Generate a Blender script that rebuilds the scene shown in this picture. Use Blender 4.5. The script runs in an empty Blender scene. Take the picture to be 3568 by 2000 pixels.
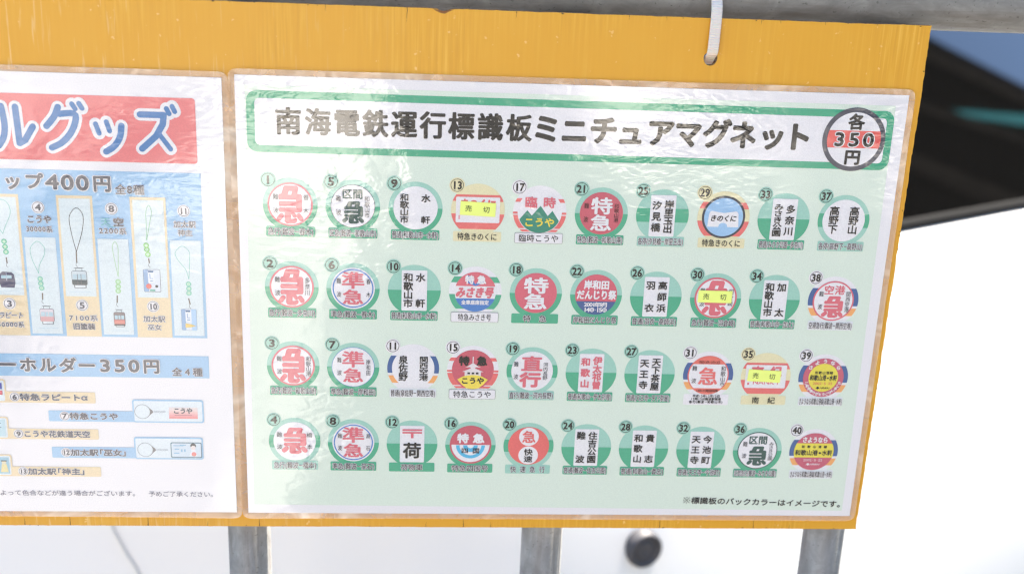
import bpy, bmesh, math, random
from mathutils import Vector, Matrix
from mathutils.geometry import tessellate_polygon

# =====================================================================  scene, camera, light
S = bpy.context.scene
COL = S.collection
ZB = 1.10            # height of the posters' top edge above the ground
random.seed(11); DENOISE = True

cam_d = bpy.data.cameras.new('camera')
cam = bpy.data.objects.new('camera', cam_d); COL.objects.link(cam)
cam_d.sensor_width = 36; cam_d.lens = 41.47
cam_d.clip_start = .02; cam_d.clip_end = 600
R3 = Matrix(((0.99739272, -0.01889102, -0.06964836),
             (-0.06042076, 0.30913342, -0.94909739),
             (0.03946005, 0.95083104, 0.30718601)))
cam.matrix_world = Matrix.Translation((0.12053, -0.72806, ZB + 0.10395)) @ R3.to_4x4()
cam_d.dof.use_dof = True; cam_d.dof.focus_distance = 0.765; cam_d.dof.aperture_fstop = 4.7
S.camera = cam

SUN_EL, SUN_AZ = math.radians(60), math.radians(39)      # azimuth clockwise from +y
w = bpy.data.worlds.new('World'); S.world = w; w.use_nodes = True
nt = w.node_tree; nt.nodes.clear()
wo = nt.nodes.new('ShaderNodeOutputWorld'); bg = nt.nodes.new('ShaderNodeBackground')
sky = nt.nodes.new('ShaderNodeTexSky'); sky.sky_type = 'NISHITA'; sky.sun_disc = False
sky.sun_elevation = SUN_EL; sky.sun_rotation = SUN_AZ; sky.air_density = 1.0; sky.dust_density = .2; sky.ozone_density = 2.4
bg.inputs[1].default_value = .08
nt.links.new(sky.outputs[0], bg.inputs[0]); nt.links.new(bg.outputs[0], wo.inputs[0])

sl = bpy.data.lights.new('sun', 'SUN'); sl.energy = 4.8; sl.angle = math.radians(.53); sl.color = (1, .91, .775)
so = bpy.data.objects.new('sun', sl); COL.objects.link(so)
sdir = Vector((math.sin(SUN_AZ) * math.cos(SUN_EL), math.cos(SUN_AZ) * math.cos(SUN_EL), math.sin(SUN_EL)))
so.rotation_euler = sdir.to_track_quat('Z', 'Y').to_euler()

S.view_settings.view_transform = 'Standard'; S.view_settings.look = 'None'
S.view_settings.exposure = 2.40; S.view_settings.gamma = 1
S.render.engine = 'CYCLES'; S.cycles.use_denoising = DENOISE; S.cycles.filter_width = 1.3
S.cycles.max_bounces = 6; S.cycles.sample_clamp_indirect = 6

# =====================================================================  materials
def lin(c):
    c /= 255.
    return c / 12.92 if c <= .04045 else ((c + .055) / 1.055) ** 2.4
def node(nt, t, **kw):
    n = nt.nodes.new('ShaderNode' + t)
    for k, v in kw.items(): setattr(n, k, v)
    return n
def newmat(name):
    m = bpy.data.materials.new(name); m.use_nodes = True; nt = m.node_tree
    return m, nt, nt.nodes['Principled BSDF'], nt.nodes['Material Output']
def noise(nt, vec, scale, detail=2, rough=.5, dist=0, sc=None):
    n = node(nt, 'TexNoise'); n.inputs['Scale'].default_value = scale
    n.inputs['Detail'].default_value = detail; n.inputs['Roughness'].default_value = rough
    n.inputs['Distortion'].default_value = dist
    if sc:
        mp = node(nt, 'Mapping'); mp.inputs['Scale'].default_value = sc
        nt.links.new(vec, mp.inputs['Vector']); vec = mp.outputs[0]
    nt.links.new(vec, n.inputs['Vector']); return n.outputs['Fac']
def ramp(nt, fac, stops):
    r = node(nt, 'ValToRGB'); e = r.color_ramp.elements
    while len(e) < len(stops): e.new(.5)
    for el, (p, c) in zip(e, stops):
        el.position = p; el.color = (c[0], c[1], c[2], 1) if hasattr(c, '__len__') else (c, c, c, 1)
    nt.links.new(fac, r.inputs[0]); return r.outputs[0]
def mix(nt, fac, a, b, blend='MIX'):
    m = node(nt, 'Mix', data_type='RGBA', blend_type=blend)
    for i, v in ((0, fac), (6, a), (7, b)):
        if hasattr(v, 'is_linked') or isinstance(v, bpy.types.NodeSocket): nt.links.new(v, m.inputs[i])
        elif i == 0: m.inputs[0].default_value = v
        else: m.inputs[i].default_value = (*v[:3], 1)
    return m.outputs[2]
def math_n(nt, op, a, b=0.):
    m = node(nt, 'Math', operation=op)
    for i, v in ((0, a), (1, b)):
        if isinstance(v, bpy.types.NodeSocket): nt.links.new(v, m.inputs[i])
        else: m.inputs[i].default_value = v
    return m.outputs[0]

# --- the relief of the laminating film, shared by all prints under it
def make_relief():
    g = bpy.data.node_groups.new('film_relief', 'ShaderNodeTree')
    g.interface.new_socket('Normal', in_out='OUTPUT', socket_type='NodeSocketVector')
    out = g.nodes.new('NodeGroupOutput')
    geo = node(g, 'NewGeometry'); P = geo.outputs['Position']
    big = noise(g, P, 7, 1, .5, .4, (1, 1, 1.5))
    mid = noise(g, P, 85, 2, .5, 1.2, (.8, 1, 1.9))
    fine = noise(g, P, 260, 1, .5, .8)
    patch = ramp(g, noise(g, P, 10, 2, .6, .8), [(.42, 0.15), (.62, 1.0)])
    h = math_n(g, 'ADD', math_n(g, 'MULTIPLY', big, 1.5),
               math_n(g, 'MULTIPLY', math_n(g, 'ADD', math_n(g, 'MULTIPLY', mid, .40), math_n(g, 'MULTIPLY', fine, .07)), patch))
    b = node(g, 'Bump'); b.inputs['Strength'].default_value = 1; b.inputs['Distance'].default_value = .0009
    g.links.new(h, b.inputs['Height']); g.links.new(b.outputs[0], out.inputs[0])
    return g
RELIEF = make_relief()
PAL = {}
def ink(c):
    """printed colour under the glossy film, from its 8-bit value"""
    if c in PAL: return PAL[c]
    m, nt, b, o = newmat('print_%02x%02x%02x' % c)
    rgb = tuple(max(.010, lin(v) * .93 - .030) for v in c)
    geo = node(nt, 'NewGeometry')
    gr = ramp(nt, noise(nt, geo.outputs['Position'], 1500, 1), [(.3, .93), (.7, 1.05)])
    nt.links.new(mix(nt, 1., rgb, gr, 'MULTIPLY'), b.inputs['Base Color'])
    b.inputs['Roughness'].default_value = .8; b.inputs['Specular IOR Level'].default_value = .1
    b.inputs['Coat Weight'].default_value = 1; b.inputs['Coat Roughness'].default_value = .10; b.inputs['Coat IOR'].default_value = 1.92
    gn = node(nt, 'Group'); gn.node_tree = RELIEF
    nt.links.new(gn.outputs[0], b.inputs['Coat Normal'])
    PAL[c] = m; return m

WHITE = (243, 238, 237); LGREEN = (167, 213, 194); DGREEN = (90, 180, 142); GREEN = (84, 176, 138)
PALE = (227, 238, 220); RED = (229, 118, 128); DRED = (212, 104, 116); ORED = (240, 122, 118)
INK = (48, 46, 57); YEL = (240, 229, 184); CREAM = (250, 224, 96); NAVY = (80, 108, 158); ORG = (252, 178, 112)
SKYB = (172, 206, 234); TEAL = (70, 146, 122); BLUE = (88, 136, 200); PEACH = (240, 217, 178); SBLUE = (164, 201, 229)
DKG = (70, 98, 92); GREY = (96, 96, 104)

def mat_board():
    m, nt, b, o = newmat('orange_paint'); geo = node(nt, 'NewGeometry'); P = geo.outputs['Position']
    streak = noise(nt, P, 1, 3, .6, .15, (480, 60, 15))
    wide = noise(nt, P, 1, 2, .5, .3, (26, 10, 12))
    gate = ramp(nt, noise(nt, P, 1, 2, .5, .5, (13, 10, 9)), [(.46, .10), (.64, 1.)])
    st_c = ramp(nt, streak, [(.36, (.68, .32, .020)), (.52, (.74, .362, .023)), (.68, (.81, .455, .060))])
    c = mix(nt, gate, (.735, .352, .021), st_c)
    c = mix(nt, ramp(nt, wide, [(.50, 0.), (.75, .15)]), c, (.80, .44, .050))
    # pale brush hairs, thick towards the left end
    hair = noise(nt, P, 1, 2, .5, .4, (420, 60, 26))
    xs = node(nt, 'SeparateXYZ'); nt.links.new(P, xs.inputs[0])
    left = node(nt, 'MapRange'); left.inputs[1].default_value = .12; left.inputs[2].default_value = -.17
    nt.links.new(xs.outputs[0], left.inputs[0])
    hm = math_n(nt, 'MULTIPLY', ramp(nt, hair, [(.61, 0.), (.68, 1.)]), math_n(nt, 'MULTIPLY', left.outputs[0], .34))
    c = mix(nt, hm, c, (.93, .74, .42))
    spots = noise(nt, P, 260, 2, .5)
    c = mix(nt, ramp(nt, spots, [(.72, 0.), (.76, .5)]), c, (.95, .66, .30))
    nt.links.new(c, b.inputs['Base Color'])
    b.inputs['Roughness'].default_value = .34; b.inputs['Specular IOR Level'].default_value = .5
    bp = node(nt, 'Bump'); bp.inputs['Strength'].default_value = .5; bp.inputs['Distance'].default_value = .00018
    nt.links.new(math_n(nt, 'ADD', math_n(nt, 'MULTIPLY', streak, gate), math_n(nt, 'MULTIPLY', hair, .5)), bp.inputs['Height']); nt.links.new(bp.outputs[0], b.inputs['Normal'])
    return m
def mat_rawedge():
    m, nt, b, o = newmat('raw_plywood_edge'); geo = node(nt, 'NewGeometry'); P = geo.outputs['Position']
    c = ramp(nt, noise(nt, P, 500, 3, .6), [(.35, (.10, .055, .028)), (.55, (.30, .19, .10)), (.7, (.62, .40, .14))])
    nt.links.new(c, b.inputs['Base Color']); b.inputs['Roughness'].default_value = .9
    return m
def mat_galv(vertical):
    m, nt, b, o = newmat('galvanised_steel'); geo = node(nt, 'NewGeometry'); P = geo.outputs['Position']
    n1 = noise(nt, P, 90, 4, .65, .6, (1, 1, .6) if vertical else (.6, 1, 1))
    n2 = noise(nt, P, 1, 3, .6, .4, (170, 170, 14) if vertical else (14, 120, 160))
    c = ramp(nt, n1, [(.32, (.215, .213, .208)), (.52, (.265, .263, .258)), (.72, (.34, .34, .335))])
    c = mix(nt, ramp(nt, n2, [(.52, 0.), (.72, .5)]), c, (.15, .125, .11))
    sp = noise(nt, P, 420, 2, .5)
    c = mix(nt, ramp(nt, sp, [(.66, 0.), (.72, .7)]), c, (.10, .095, .09))
    nt.links.new(c, b.inputs['Base Color'])
    b.inputs['Metallic'].default_value = .25
    nt.links.new(ramp(nt, n1, [(.3, .60), (.7, .42)]), b.inputs['Roughness'])
    bp = node(nt, 'Bump'); bp.inputs['Strength'].default_value = .5; bp.inputs['Distance'].default_value = .0004
    nt.links.new(n1, bp.inputs['Height']); nt.links.new(bp.outputs[0], b.inputs['Normal'])
    return m
def mat_film():
    m, nt, b, o = newmat('clear_laminating_film'); nt.nodes.remove(b)
    geo = node(nt, 'NewGeometry'); P = geo.outputs['Position']
    tr = node(nt, 'BsdfTransparent'); tr.inputs[0].default_value = (1, .985, .97, 1)
    df = node(nt, 'BsdfDiffuse'); df.inputs[0].default_value = (1, .86, .68, 1)
    gl = node(nt, 'BsdfGlossy'); gl.inputs['Roughness'].default_value = .12; gl.inputs[0].default_value = (1, 1, 1, 1)
    a = node(nt, 'MixShader'); a.inputs[0].default_value = .42
    cloud = ramp(nt, noise(nt, P, 1, 3, .55, .8, (24, 24, 30)), [(.46, .27), (.58, .34), (.70, .62)])
    nt.links.new(cloud, a.inputs[0])
    nt.links.new(tr.outputs[0], a.inputs[1]); nt.links.new(df.outputs[0], a.inputs[2])
    fr = node(nt, 'Fresnel'); fr.inputs[0].default_value = 1.6
    bp = node(nt, 'Bump'); bp.inputs['Strength'].default_value = 1; bp.inputs['Distance'].default_value = .002
    nt.links.new(noise(nt, P, 26, 2, .5, .8), bp.inputs['Height'])
    nt.links.new(bp.outputs[0], gl.inputs['Normal']); nt.links.new(bp.outputs[0], fr.inputs['Normal'])
    mm = node(nt, 'MixShader')
    nt.links.new(fr.outputs[0], mm.inputs[0]); nt.links.new(a.outputs[0], mm.inputs[1]); nt.links.new(gl.outputs[0], mm.inputs[2])
    nt.links.new(mm.outputs[0], o.inputs[0]); return m
def plain(name, rgb, rough=.6, metal=0., spec=.5, var=.0, scale=40):
    m, nt, b, o = newmat(name)
    if var:
        geo = node(nt, 'NewGeometry')
        g = ramp(nt, noise(nt, geo.outputs['Position'], scale, 4, .6), [(.3, 1 - var), (.7, 1 + var)])
        nt.links.new(mix(nt, 1., rgb, g, 'MULTIPLY'), b.inputs['Base Color'])
    else: b.inputs['Base Color'].default_value = (*rgb, 1)
    b.inputs['Roughness'].default_value = rough; b.inputs['Metallic'].default_value = metal
    b.inputs['Specular IOR Level'].default_value = spec
    return m
def mat_nylon():
    m, nt, b, o = newmat('translucent_nylon'); geo = node(nt, 'NewGeometry'); P = geo.outputs['Position']
    wv = node(nt, 'TexWave', wave_type='BANDS', bands_direction='Z'); wv.inputs['Scale'].default_value = 210
    nt.links.new(P, wv.inputs['Vector'])
    b.inputs['Base Color'].default_value = (.84, .74, .64, 1); b.inputs['Roughness'].default_value = .32
    b.inputs['Subsurface Weight'].default_value = .35; b.inputs['Subsurface Scale'].default_value = .003
    bp = node(nt, 'Bump'); bp.inputs['Strength'].default_value = .8; bp.inputs['Distance'].default_value = .0004
    nt.links.new(wv.outputs['Fac'], bp.inputs['Height']); nt.links.new(bp.outputs[0], b.inputs['Normal'])
    return m
def mat_glass():
    m, nt, b, o = newmat('dark_windscreen_glass')
    b.inputs['Base Color'].default_value = (.003, .003, .003, 1); b.inputs['Roughness'].default_value = .02
    b.inputs['IOR'].default_value = 2.0
    return m
def mat_ground():
    m, nt, b, o = newmat('paving'); geo = node(nt, 'NewGeometry'); P = geo.outputs['Position']
    c = ramp(nt, noise(nt, P, 1.3, 5, .6), [(.38, (.045, .043, .04)), (.62, (.080, .076, .070))])
    c = mix(nt, ramp(nt, noise(nt, P, 90, 3, .6), [(.4, 0.), (.7, .30)]), c, (.15, .145, .135))
    nt.links.new(c, b.inputs['Base Color']); b.inputs['Roughness'].default_value = .9; return m

# =====================================================================  helpers
def tag(o, label=None, cat=None, group=None, kind=None):
    for k, v in (('label', label), ('category', cat), ('group', group), ('kind', kind)):
        if v: o[k] = v
    return o
def mesh_obj(name, verts, faces, mats, fmat=None, parent=None, smooth=False):
    me = bpy.data.meshes.new(name); me.from_pydata(verts, [], faces); me.update()
    for m in (mats if isinstance(mats, (list, tuple)) else [mats]): me.materials.append(m)
    if fmat: me.polygons.foreach_set('material_index', fmat)
    if smooth: me.polygons.foreach_set('use_smooth', [True] * len(me.polygons))
    o = bpy.data.objects.new(name, me); COL.objects.link(o)
    if parent:
        o.parent = parent; o.matrix_parent_inverse = Matrix.Translation(-parent.location)
    return o
def empty(name, loc, label, cat, group=None):
    o = bpy.data.objects.new(name, None); o.location = loc; o.empty_display_size = .05; COL.objects.link(o)
    return tag(o, label, cat, group)

_fc = bpy.data.curves.new('glyph_source', 'FONT'); _fc.resolution_u = 3
_fo = bpy.data.objects.new('glyph_source', _fc); COL.objects.link(_fo)
_cache = {}
def glyph(ch, off=0.):
    k = (ch, off)
    if k not in _cache:
        _fc.offset = off; _fc.body = ch
        bpy.context.view_layer.update()
        ev = _fo.evaluated_get(bpy.context.evaluated_depsgraph_get()); me = ev.to_mesh()
        _cache[k] = ([(v.co.x, v.co.y) for v in me.vertices], [tuple(p.vertices) for p in me.polygons])
        ev.to_mesh_clear()
    return _cache[k]

LAY = 8e-5; SUB = 2.0e-6
class Art:
    """flat print in the poster plane, coordinates in millimetres (x right, z up from the paper's top edge)"""
    def __init__(s, ox=0, oz=0, warp=None):
        s.v = []; s.f = []; s.m = []; s.mats = []; s.ox = ox; s.oz = oz; s.k = 0; s.warp = warp
    def _mi(s, c):
        m = ink(c) if isinstance(c, tuple) else c
        if m not in s.mats: s.mats.append(m)
        return s.mats.index(m)
    def add(s, pts, faces, c, L, ramp=0.):
        s.k = (s.k + 1) % 19
        y = -(L * LAY + s.k * SUB); n = len(s.v); mi = s._mi(c)
        for i, (x, z) in enumerate(pts):
            X, Z = x + s.ox, z + s.oz
            s.v.append((X * .001, y - ramp * (i // 2), ZB + Z * .001))
        for f in faces: s.f.append(tuple(i + n for i in f)); s.m.append(mi)
    def poly(s, pts, c, L): s.add(pts, [tuple(range(len(pts)))] if convex(pts) else tri(pts), c, L)
    def rect(s, x0, z0, x1, z1, c, L, r=0):
        x0, x1 = min(x0, x1), max(x0, x1); z0, z1 = min(z0, z1), max(z0, z1)
        s.poly(rrect(x0, z0, x1, z1, r), c, L)
    def disc(s, cx, cz, r, c, L, n=48): s.poly([(cx + r * math.cos(2 * math.pi * i / n), cz + r * math.sin(2 * math.pi * i / n)) for i in range(n)], c, L)
    def ring(s, cx, cz, r0, r1, c, L, n=48, a0=0, a1=360):
        A = [math.radians(a0 + (a1 - a0) * i / n) for i in range(n + 1)]
        p = [(cx + r * math.cos(a), cz + r * math.sin(a)) for a in A for r in (r0, r1)]
        s.add(p, [(2 * i, 2 * i + 1, 2 * i + 3, 2 * i + 2) for i in range(n)], c, L)
    def band(s, cx, cz, R, z0, z1, c, L, n=14):
        """slice of a disc between two heights"""
        z0 = max(z0, -R); z1 = min(z1, R)
        a0, a1 = math.asin(z0 / R), math.asin(z1 / R)
        rt = [(cx + R * math.cos(a0 + (a1 - a0) * i / n), cz + R * math.sin(a0 + (a1 - a0) * i / n)) for i in range(n + 1)]
        s.poly(rt + [(2 * cx - x, z) for x, z in reversed(rt)], c, L)
    def stroke(s, pts, w, c, L, smooth=0):
        if smooth:
            pts = catmull(pts, smooth); P = []; n = len(pts)
            for i in range(n):
                (x0, z0), (x1, z1) = pts[max(i - 1, 0)], pts[min(i + 1, n - 1)]
                d = math.hypot(x1 - x0, z1 - z0) or 1; nx, nz = -(z1 - z0) / d * w / 2, (x1 - x0) / d * w / 2
                P += [(pts[i][0] - nx, pts[i][1] - nz), (pts[i][0] + nx, pts[i][1] + nz)]
            s.add(P, [(2 * i, 2 * i + 2, 2 * i + 3, 2 * i + 1) for i in range(n - 1)], c, L, 1.3e-6)
            for x, z in (pts[0], pts[-1]): s.disc(x, z, w / 2, c, L, 14)
            return
        for (x0, z0), (x1, z1) in zip(pts, pts[1:]):
            d = math.hypot(x1 - x0, z1 - z0) or 1; nx, nz = -(z1 - z0) / d * w / 2, (x1 - x0) / d * w / 2
            s.add([(x0 - nx, z0 - nz), (x1 - nx, z1 - nz), (x1 + nx, z1 + nz), (x0 + nx, z0 + nz)], [(0, 1, 2, 3)], c, L)
        for x, z in pts: s.disc(x, z, w / 2, c, L, 14)
    def char(s, ch, cx, cz, w, h, c, L, bold=0., rings=0, off=0., slant=0., bz=None):
        """one glyph centred in a w x h cell; bold/rings thicken it with rounded ends"""
        V, F = glyph(ch)
        if off > 0 and not rings: rings, bold = 5, off * (w + h) / 2
        if not V: return
        if ord(ch) < 0x2000:
            xs = [p[0] for p in V]; mx = (min(xs) + max(xs)) / 2; my = .345; sx = w; sy = h
        else: mx, my, sx, sy = .5, .38, w, h
        if rings and off > 0: bold += off * (w + h) / 4
        offs = [(0, 0)] if not rings else [(bold * math.cos(2 * math.pi * i / rings), (bold if bz is None else bz) * math.sin(2 * math.pi * i / rings)) for i in range(rings)]
        for dx, dz in offs:
            s.add([(cx + (x - mx) * sx + (y - my) * sy * slant + dx, cz + (y - my) * sy + dz) for x, y in V], F, c, L)
    def text(s, t, x0, x1, cz, h, c, L, slant=0., em=None, **kw):
        adv = [(.36 if ch in '()' else .62 if ch in '0123456789' else .6 if ord(ch) < 0x2000 else .55 if ch in '「」' else .8 if ch in '－' else 1.) for ch in t]
        u = (x1 - x0) / sum(adv); x = x0
        for ch, a in zip(t, adv):
            ew = em or u
            if ch not in ' 　':
                cc = ch; wx = ew
                if ch == '「': dx = -.22 * u
                elif ch == '」': dx = .22 * u
                else: dx = 0
                if ch == '－': cc = '－'; wx = ew * .85
                s.char(cc, x + u * a / 2 + dx, cz, wx, h, c, L, slant=slant, **kw)
            x += u * a
    def col(s, t, cx, z1, z0, w, c, L, h=None, **kw):
        """vertical text from z1 down to z0"""
        n = len(t); u = (z1 - z0) / n
        for i, ch in enumerate(t):
            if ch != ' ': s.char(ch, cx, z1 - u * (i + .5), w, h or u * 1.05, c, L, **kw)
    def build(s, name, parent, label=None):
        o = mesh_obj(name, s.v, s.f, s.mats, s.m, parent)
        if label: o['label'] = label
        return o
def convex(p): return len(p) <= 4 or _cvx(p)
def _cvx(p):
    n = len(p)
    for i in range(n):
        (ax, az), (bx, bz), (cx, cz) = p[i], p[(i + 1) % n], p[(i + 2) % n]
        if (bx - ax) * (cz - bz) - (bz - az) * (cx - bx) < -1e-7: return False
    return True
def tri(p):
    T = tessellate_polygon([[Vector((x, z, 0)) for x, z in p]])
    return [(a, b, c) if ((p[b][0] - p[a][0]) * (p[c][1] - p[a][1]) - (p[b][1] - p[a][1]) * (p[c][0] - p[a][0])) > 0 else (a, c, b) for a, b, c in T]
def rrect(x0, z0, x1, z1, r, n=5):
    if r <= 0: return [(x0, z0), (x1, z0), (x1, z1), (x0, z1)]
    o = []
    for cx, cz, a in ((x1 - r, z0 + r, -90), (x1 - r, z1 - r, 0), (x0 + r, z1 - r, 90), (x0 + r, z0 + r, 180)):
        for i in range(n + 1):
            t = math.radians(a + 90 * i / n); o.append((cx + r * math.cos(t), cz + r * math.sin(t)))
    return o
def catmull(P, k):
    out = []
    Q = [P[0]] + list(P) + [P[-1]]
    for i in range(1, len(Q) - 2):
        for j in range(k):
            t = j / k; a, b, c, d = Q[i - 1:i + 3]
            out.append(tuple(.5 * ((2 * b[q]) + (-a[q] + c[q]) * t + (2 * a[q] - 5 * b[q] + 4 * c[q] - d[q]) * t * t + (-a[q] + 3 * b[q] - 3 * c[q] + d[q]) * t ** 3) for q in (0, 1)))
    return out + [P[-1]]
def tube(path, r, n=24, closed=False, caps=True):
    """tube verts/faces along a list of Vectors (radius r, number or list)"""
    V = []; F = []; m = len(path); rr = r if isinstance(r, list) else [r] * m
    up = None
    for i, p in enumerate(path):
        t = (path[min(i + 1, m - 1)] - path[max(i - 1, 0)]).normalized()
        if up is None: up = Vector((0, 0, 1)) if abs(t.z) < .9 else Vector((0, 1, 0))
        a = t.cross(up).normalized(); b = a.cross(t).normalized(); up = b
        V += [tuple(p + (a * math.cos(2 * math.pi * k / n) + b * math.sin(2 * math.pi * k / n)) * rr[i]) for k in range(n)]
    for i in range(m - 1):
        for k in range(n):
            F.append((i * n + k, i * n + (k + 1) % n, (i + 1) * n + (k + 1) % n, (i + 1) * n + k))
    if caps: F += [tuple(range(n))[::-1], tuple((m - 1) * n + k for k in range(n))]
    return V, F
def boxv(x0, x1, y0, y1, z0, z1):
    V = [(x, y, z) for x in (x0, x1) for y in (y0, y1) for z in (z0, z1)]
    return V, [(0, 1, 3, 2), (4, 6, 7, 5), (0, 4, 5, 1), (2, 3, 7, 6), (0, 2, 6, 4), (1, 5, 7, 3)]

# =====================================================================  display board
M_BOARD = mat_board(); M_EDGE = mat_rawedge(); M_GH = mat_galv(False); M_GV = mat_galv(True); M_FILM = mat_film()
BX0, BX1, BZ0, BZ1 = -437., 428.2, -308.2, 43.2
YF, YB = .0013, .0068
HOLE = (291.3, 18.6, 4.3)
def build_board():
    rnd = random.Random(5)
    def edge(a, b, step, amp):
        n = max(2, int(math.dist(a, b) / step)); out = []; dx, dz = (b[0] - a[0]) / n, (b[1] - a[1]) / n
        L = math.hypot(dx, dz); nx, nz = dz / L, -dx / L
        v = 0
        for i in range(n):
            v = .75 * v + rnd.uniform(-amp, amp)
            k = min(0, v) if i % 9 else v
            out.append((a[0] + dx * i + nx * k, a[1] + dz * i + nz * k))
        return out
    out = (edge((BX0, BZ0), (BX1 - 1, BZ0), 2.4, .13) + edge((BX1 - 1.6, BZ0 - .1), (BX1 + .3, BZ1), 1.7, .22) +
           edge((BX1 + .2, BZ1), (BX0, BZ1), 2.0, .15) + edge((BX0, BZ1), (BX0, BZ0), 2.4, .14))
    # the chip out of the top edge
    out = [(x, z - 1.9 * math.exp(-((x - 125.5) / 3.2) ** 2) if z > BZ1 - 3 else z) for x, z in out]
    hx, hz, hr = HOLE
    hole = [(hx + hr * (1 + .04 * math.sin(3 * a)) * math.cos(a), hz + hr * math.sin(a)) for a in [2 * math.pi * i / 28 for i in range(28)]]
    T = tessellate_polygon([[Vector((x, z, 0)) for x, z in out], [Vector((x, z, 0)) for x, z in hole]])
    P = out + hole; n = len(P); no = len(out)
    V = [(x * .001, YF, ZB + z * .001) for x, z in P] + [(x * .001, YB, ZB + z * .001) for x, z in P]
    F = []; FM = []
    for a, b, c in T:
        s_ = (P[b][0] - P[a][0]) * (P[c][1] - P[a][1]) - (P[b][1] - P[a][1]) * (P[c][0] - P[a][0])
        if s_ < 0: b, c = c, b
        F.append((a, b, c)); FM.append(0); F.append((a + n, c + n, b + n)); FM.append(1)
    for i in range(no):
        j = (i + 1) % no; F.append((i, i + n, j + n, j)); FM.append(1)
    for i in range(len(hole)):
        a, b = no + i, no + (i + 1) % len(hole); F.append((a, b, b + n, a + n)); FM.append(1)
    root = empty('display_board', (0, YF, ZB + BZ0 * .001), 'orange painted plywood board hung in front of the railing, carrying both posters', 'board')
    mesh_obj('painted_panel', V, F, [M_BOARD, M_EDGE], FM, root)
    # short splits running in from the edges, and bruises along them
    a = Art(); dark = plain('dark_split', (.09, .045, .02), .9)
    for x, z, L_, top in ((103.9, 43.2, 9, 1), (55, 43.2, 4, 1), (170, 43.2, 4.5, 1), (239, 43.2, 3, 1), (262, 43, 2.5, 1), (321, 43.1, 3.2, 1), (333, 43.1, 2.2, 1), (361, 43.1, 2, 1),
                        (-120, -307.9, 9, 0), (-68, -307.9, 11, 0), (-28, -307.9, 4, 0), (7, -308, 9, 0), (121, -308, 4, 0), (147, -308, 10, 0), (166, -308, 4, 0), (285, -308, 9, 0), (352, -308, 8, 0), (378, -308, 4, 0), (-150, -308, 6, 0)):
        d = -1 if top else 1; w_ = .16 if L_ < 6 else .22
        pts = [(x + rnd.uniform(-.12, .12) * i, z + d * L_ * i / 4) for i in range(5)]
        a.poly([(p[0] - w_ * (1 - i / 4.4), p[1]) for i, p in enumerate(pts)][::1] + [(p[0] + w_ * (1 - i / 4.4), p[1]) for i, p in reversed(list(enumerate(pts)))], dark, -14.4)
    for i in range(46):
        x = rnd.uniform(-170, 428); z = BZ1 - rnd.uniform(0, .7) if i % 2 else BZ0 + rnd.uniform(0, .9)
        if i % 7 == 0: x, z = BX1 - 1 + rnd.uniform(-.8, .5), rnd.uniform(BZ0, BZ1)
        r = rnd.uniform(.15, .55); n_ = 7
        a.poly([(x + r * rnd.uniform(.6, 2.2) * math.cos(2 * math.pi * k / n_), z + r * rnd.uniform(.4, 1) * math.sin(2 * math.pi * k / n_)) for k in range(n_)], dark, -15)
    a.poly([(119, 43.1), (121.5, 41.6), (124, 40.6), (126.5, 40.2), (128.5, 41.2), (132, 42.9), (129, 42.4), (126, 41.7), (123, 42.2)], plain('splintered_wood', (.24, .10, .035), .9), -14.6)
    o = a.build('chipped_spot', root); o['kind'] = 'stuff'
build_board()

# --- cable tie through the hole and over the rail
RAIL_Y, RAIL_Z, RAIL_R = .0312, .0622, .0243
def build_tie():
    hx = HOLE[0] * .001; rc = RAIL_R + .0010
    loop = [(.0300, .0125), (.0130, .0135), (.0080, .0155), (.0040, .0190), (-.0004, .0211), (-.0020, .0236), (-.0022, .027), (-.0016, .034), (-.0006, .043), (.0014, .050)]
    a0 = math.degrees(math.atan2(.050 - RAIL_Z, .0014 - RAIL_Y))
    for i in range(1, 15):
        a = math.radians(205 - i * 14)
        loop.append((RAIL_Y + rc * math.cos(a), RAIL_Z + rc * math.sin(a)))
    loop += [(.053, .045), (.046, .022)]
    pts = [(y, z) for y, z in loop]; pts = catmull(pts + [pts[0]], 4)
    root = empty('cable_tie', (hx, 0, ZB + .0185), 'milky nylon cable tie threaded through the hole in the orange board', 'cable tie')
    V = []; F = []; n = len(pts)
    for i, (y, z) in enumerate(pts):
        y0, z0 = pts[max(i - 1, 0)]; y1, z1 = pts[min(i + 1, n - 1)]
        ty, tz = y1 - y0, z1 - z0; L = math.hypot(ty, tz) or 1; ny, nz = -tz / L, ty / L
        x = hx + .0019 * max(0, min(1, (z - .017) / .05))
        for dx, d in ((-.00345, 0), (-.0029, -.0007), (.0029, -.0007), (.00345, 0), (.0029, .0005), (-.0029, .0005)):
            V.append((x + dx, y + ny * -d, ZB + z + nz * -d))
    for i in range(n - 1):
        for k in range(6): F.append((i * 6 + k, i * 6 + (k + 1) % 6, (i + 1) * 6 + (k + 1) % 6, (i + 1) * 6 + k))
    mesh_obj('strap', V, F, mat_nylon(), None, root)
    V, F = boxv(hx - .0048, hx + .0052, .052, .0605, ZB + .040, ZB + .049)
    mesh_obj('tie_head', V, F, bpy.data.materials['translucent_nylon'], None, root)
build_tie()

# --- steel railing
def build_rail():
    root = empty('steel_railing', (.2, RAIL_Y, 0), 'weathered galvanised tube railing behind the orange board', 'railing')
    def pipe(name, x0, z0, x1, z1, r, mat, n=40, seg=1):
        pts = [Vector((x0 + (x1 - x0) * i / seg, RAIL_Y, z0 + (z1 - z0) * i / seg)) for i in range(seg + 1)]
        V, F = tube(pts, r, n); o = mesh_obj(name, V, F, mat, None, root, True); return o
    pipe('top_rail', -.75, ZB + RAIL_Z, 1.25, ZB + RAIL_Z, RAIL_R, M_GH, 64)
    for x in (-.0048, .2055, .4150): pipe('post', x, .0, x, ZB + RAIL_Z - RAIL_R + .002, .0149, M_GV, 40)
build_rail()

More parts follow.
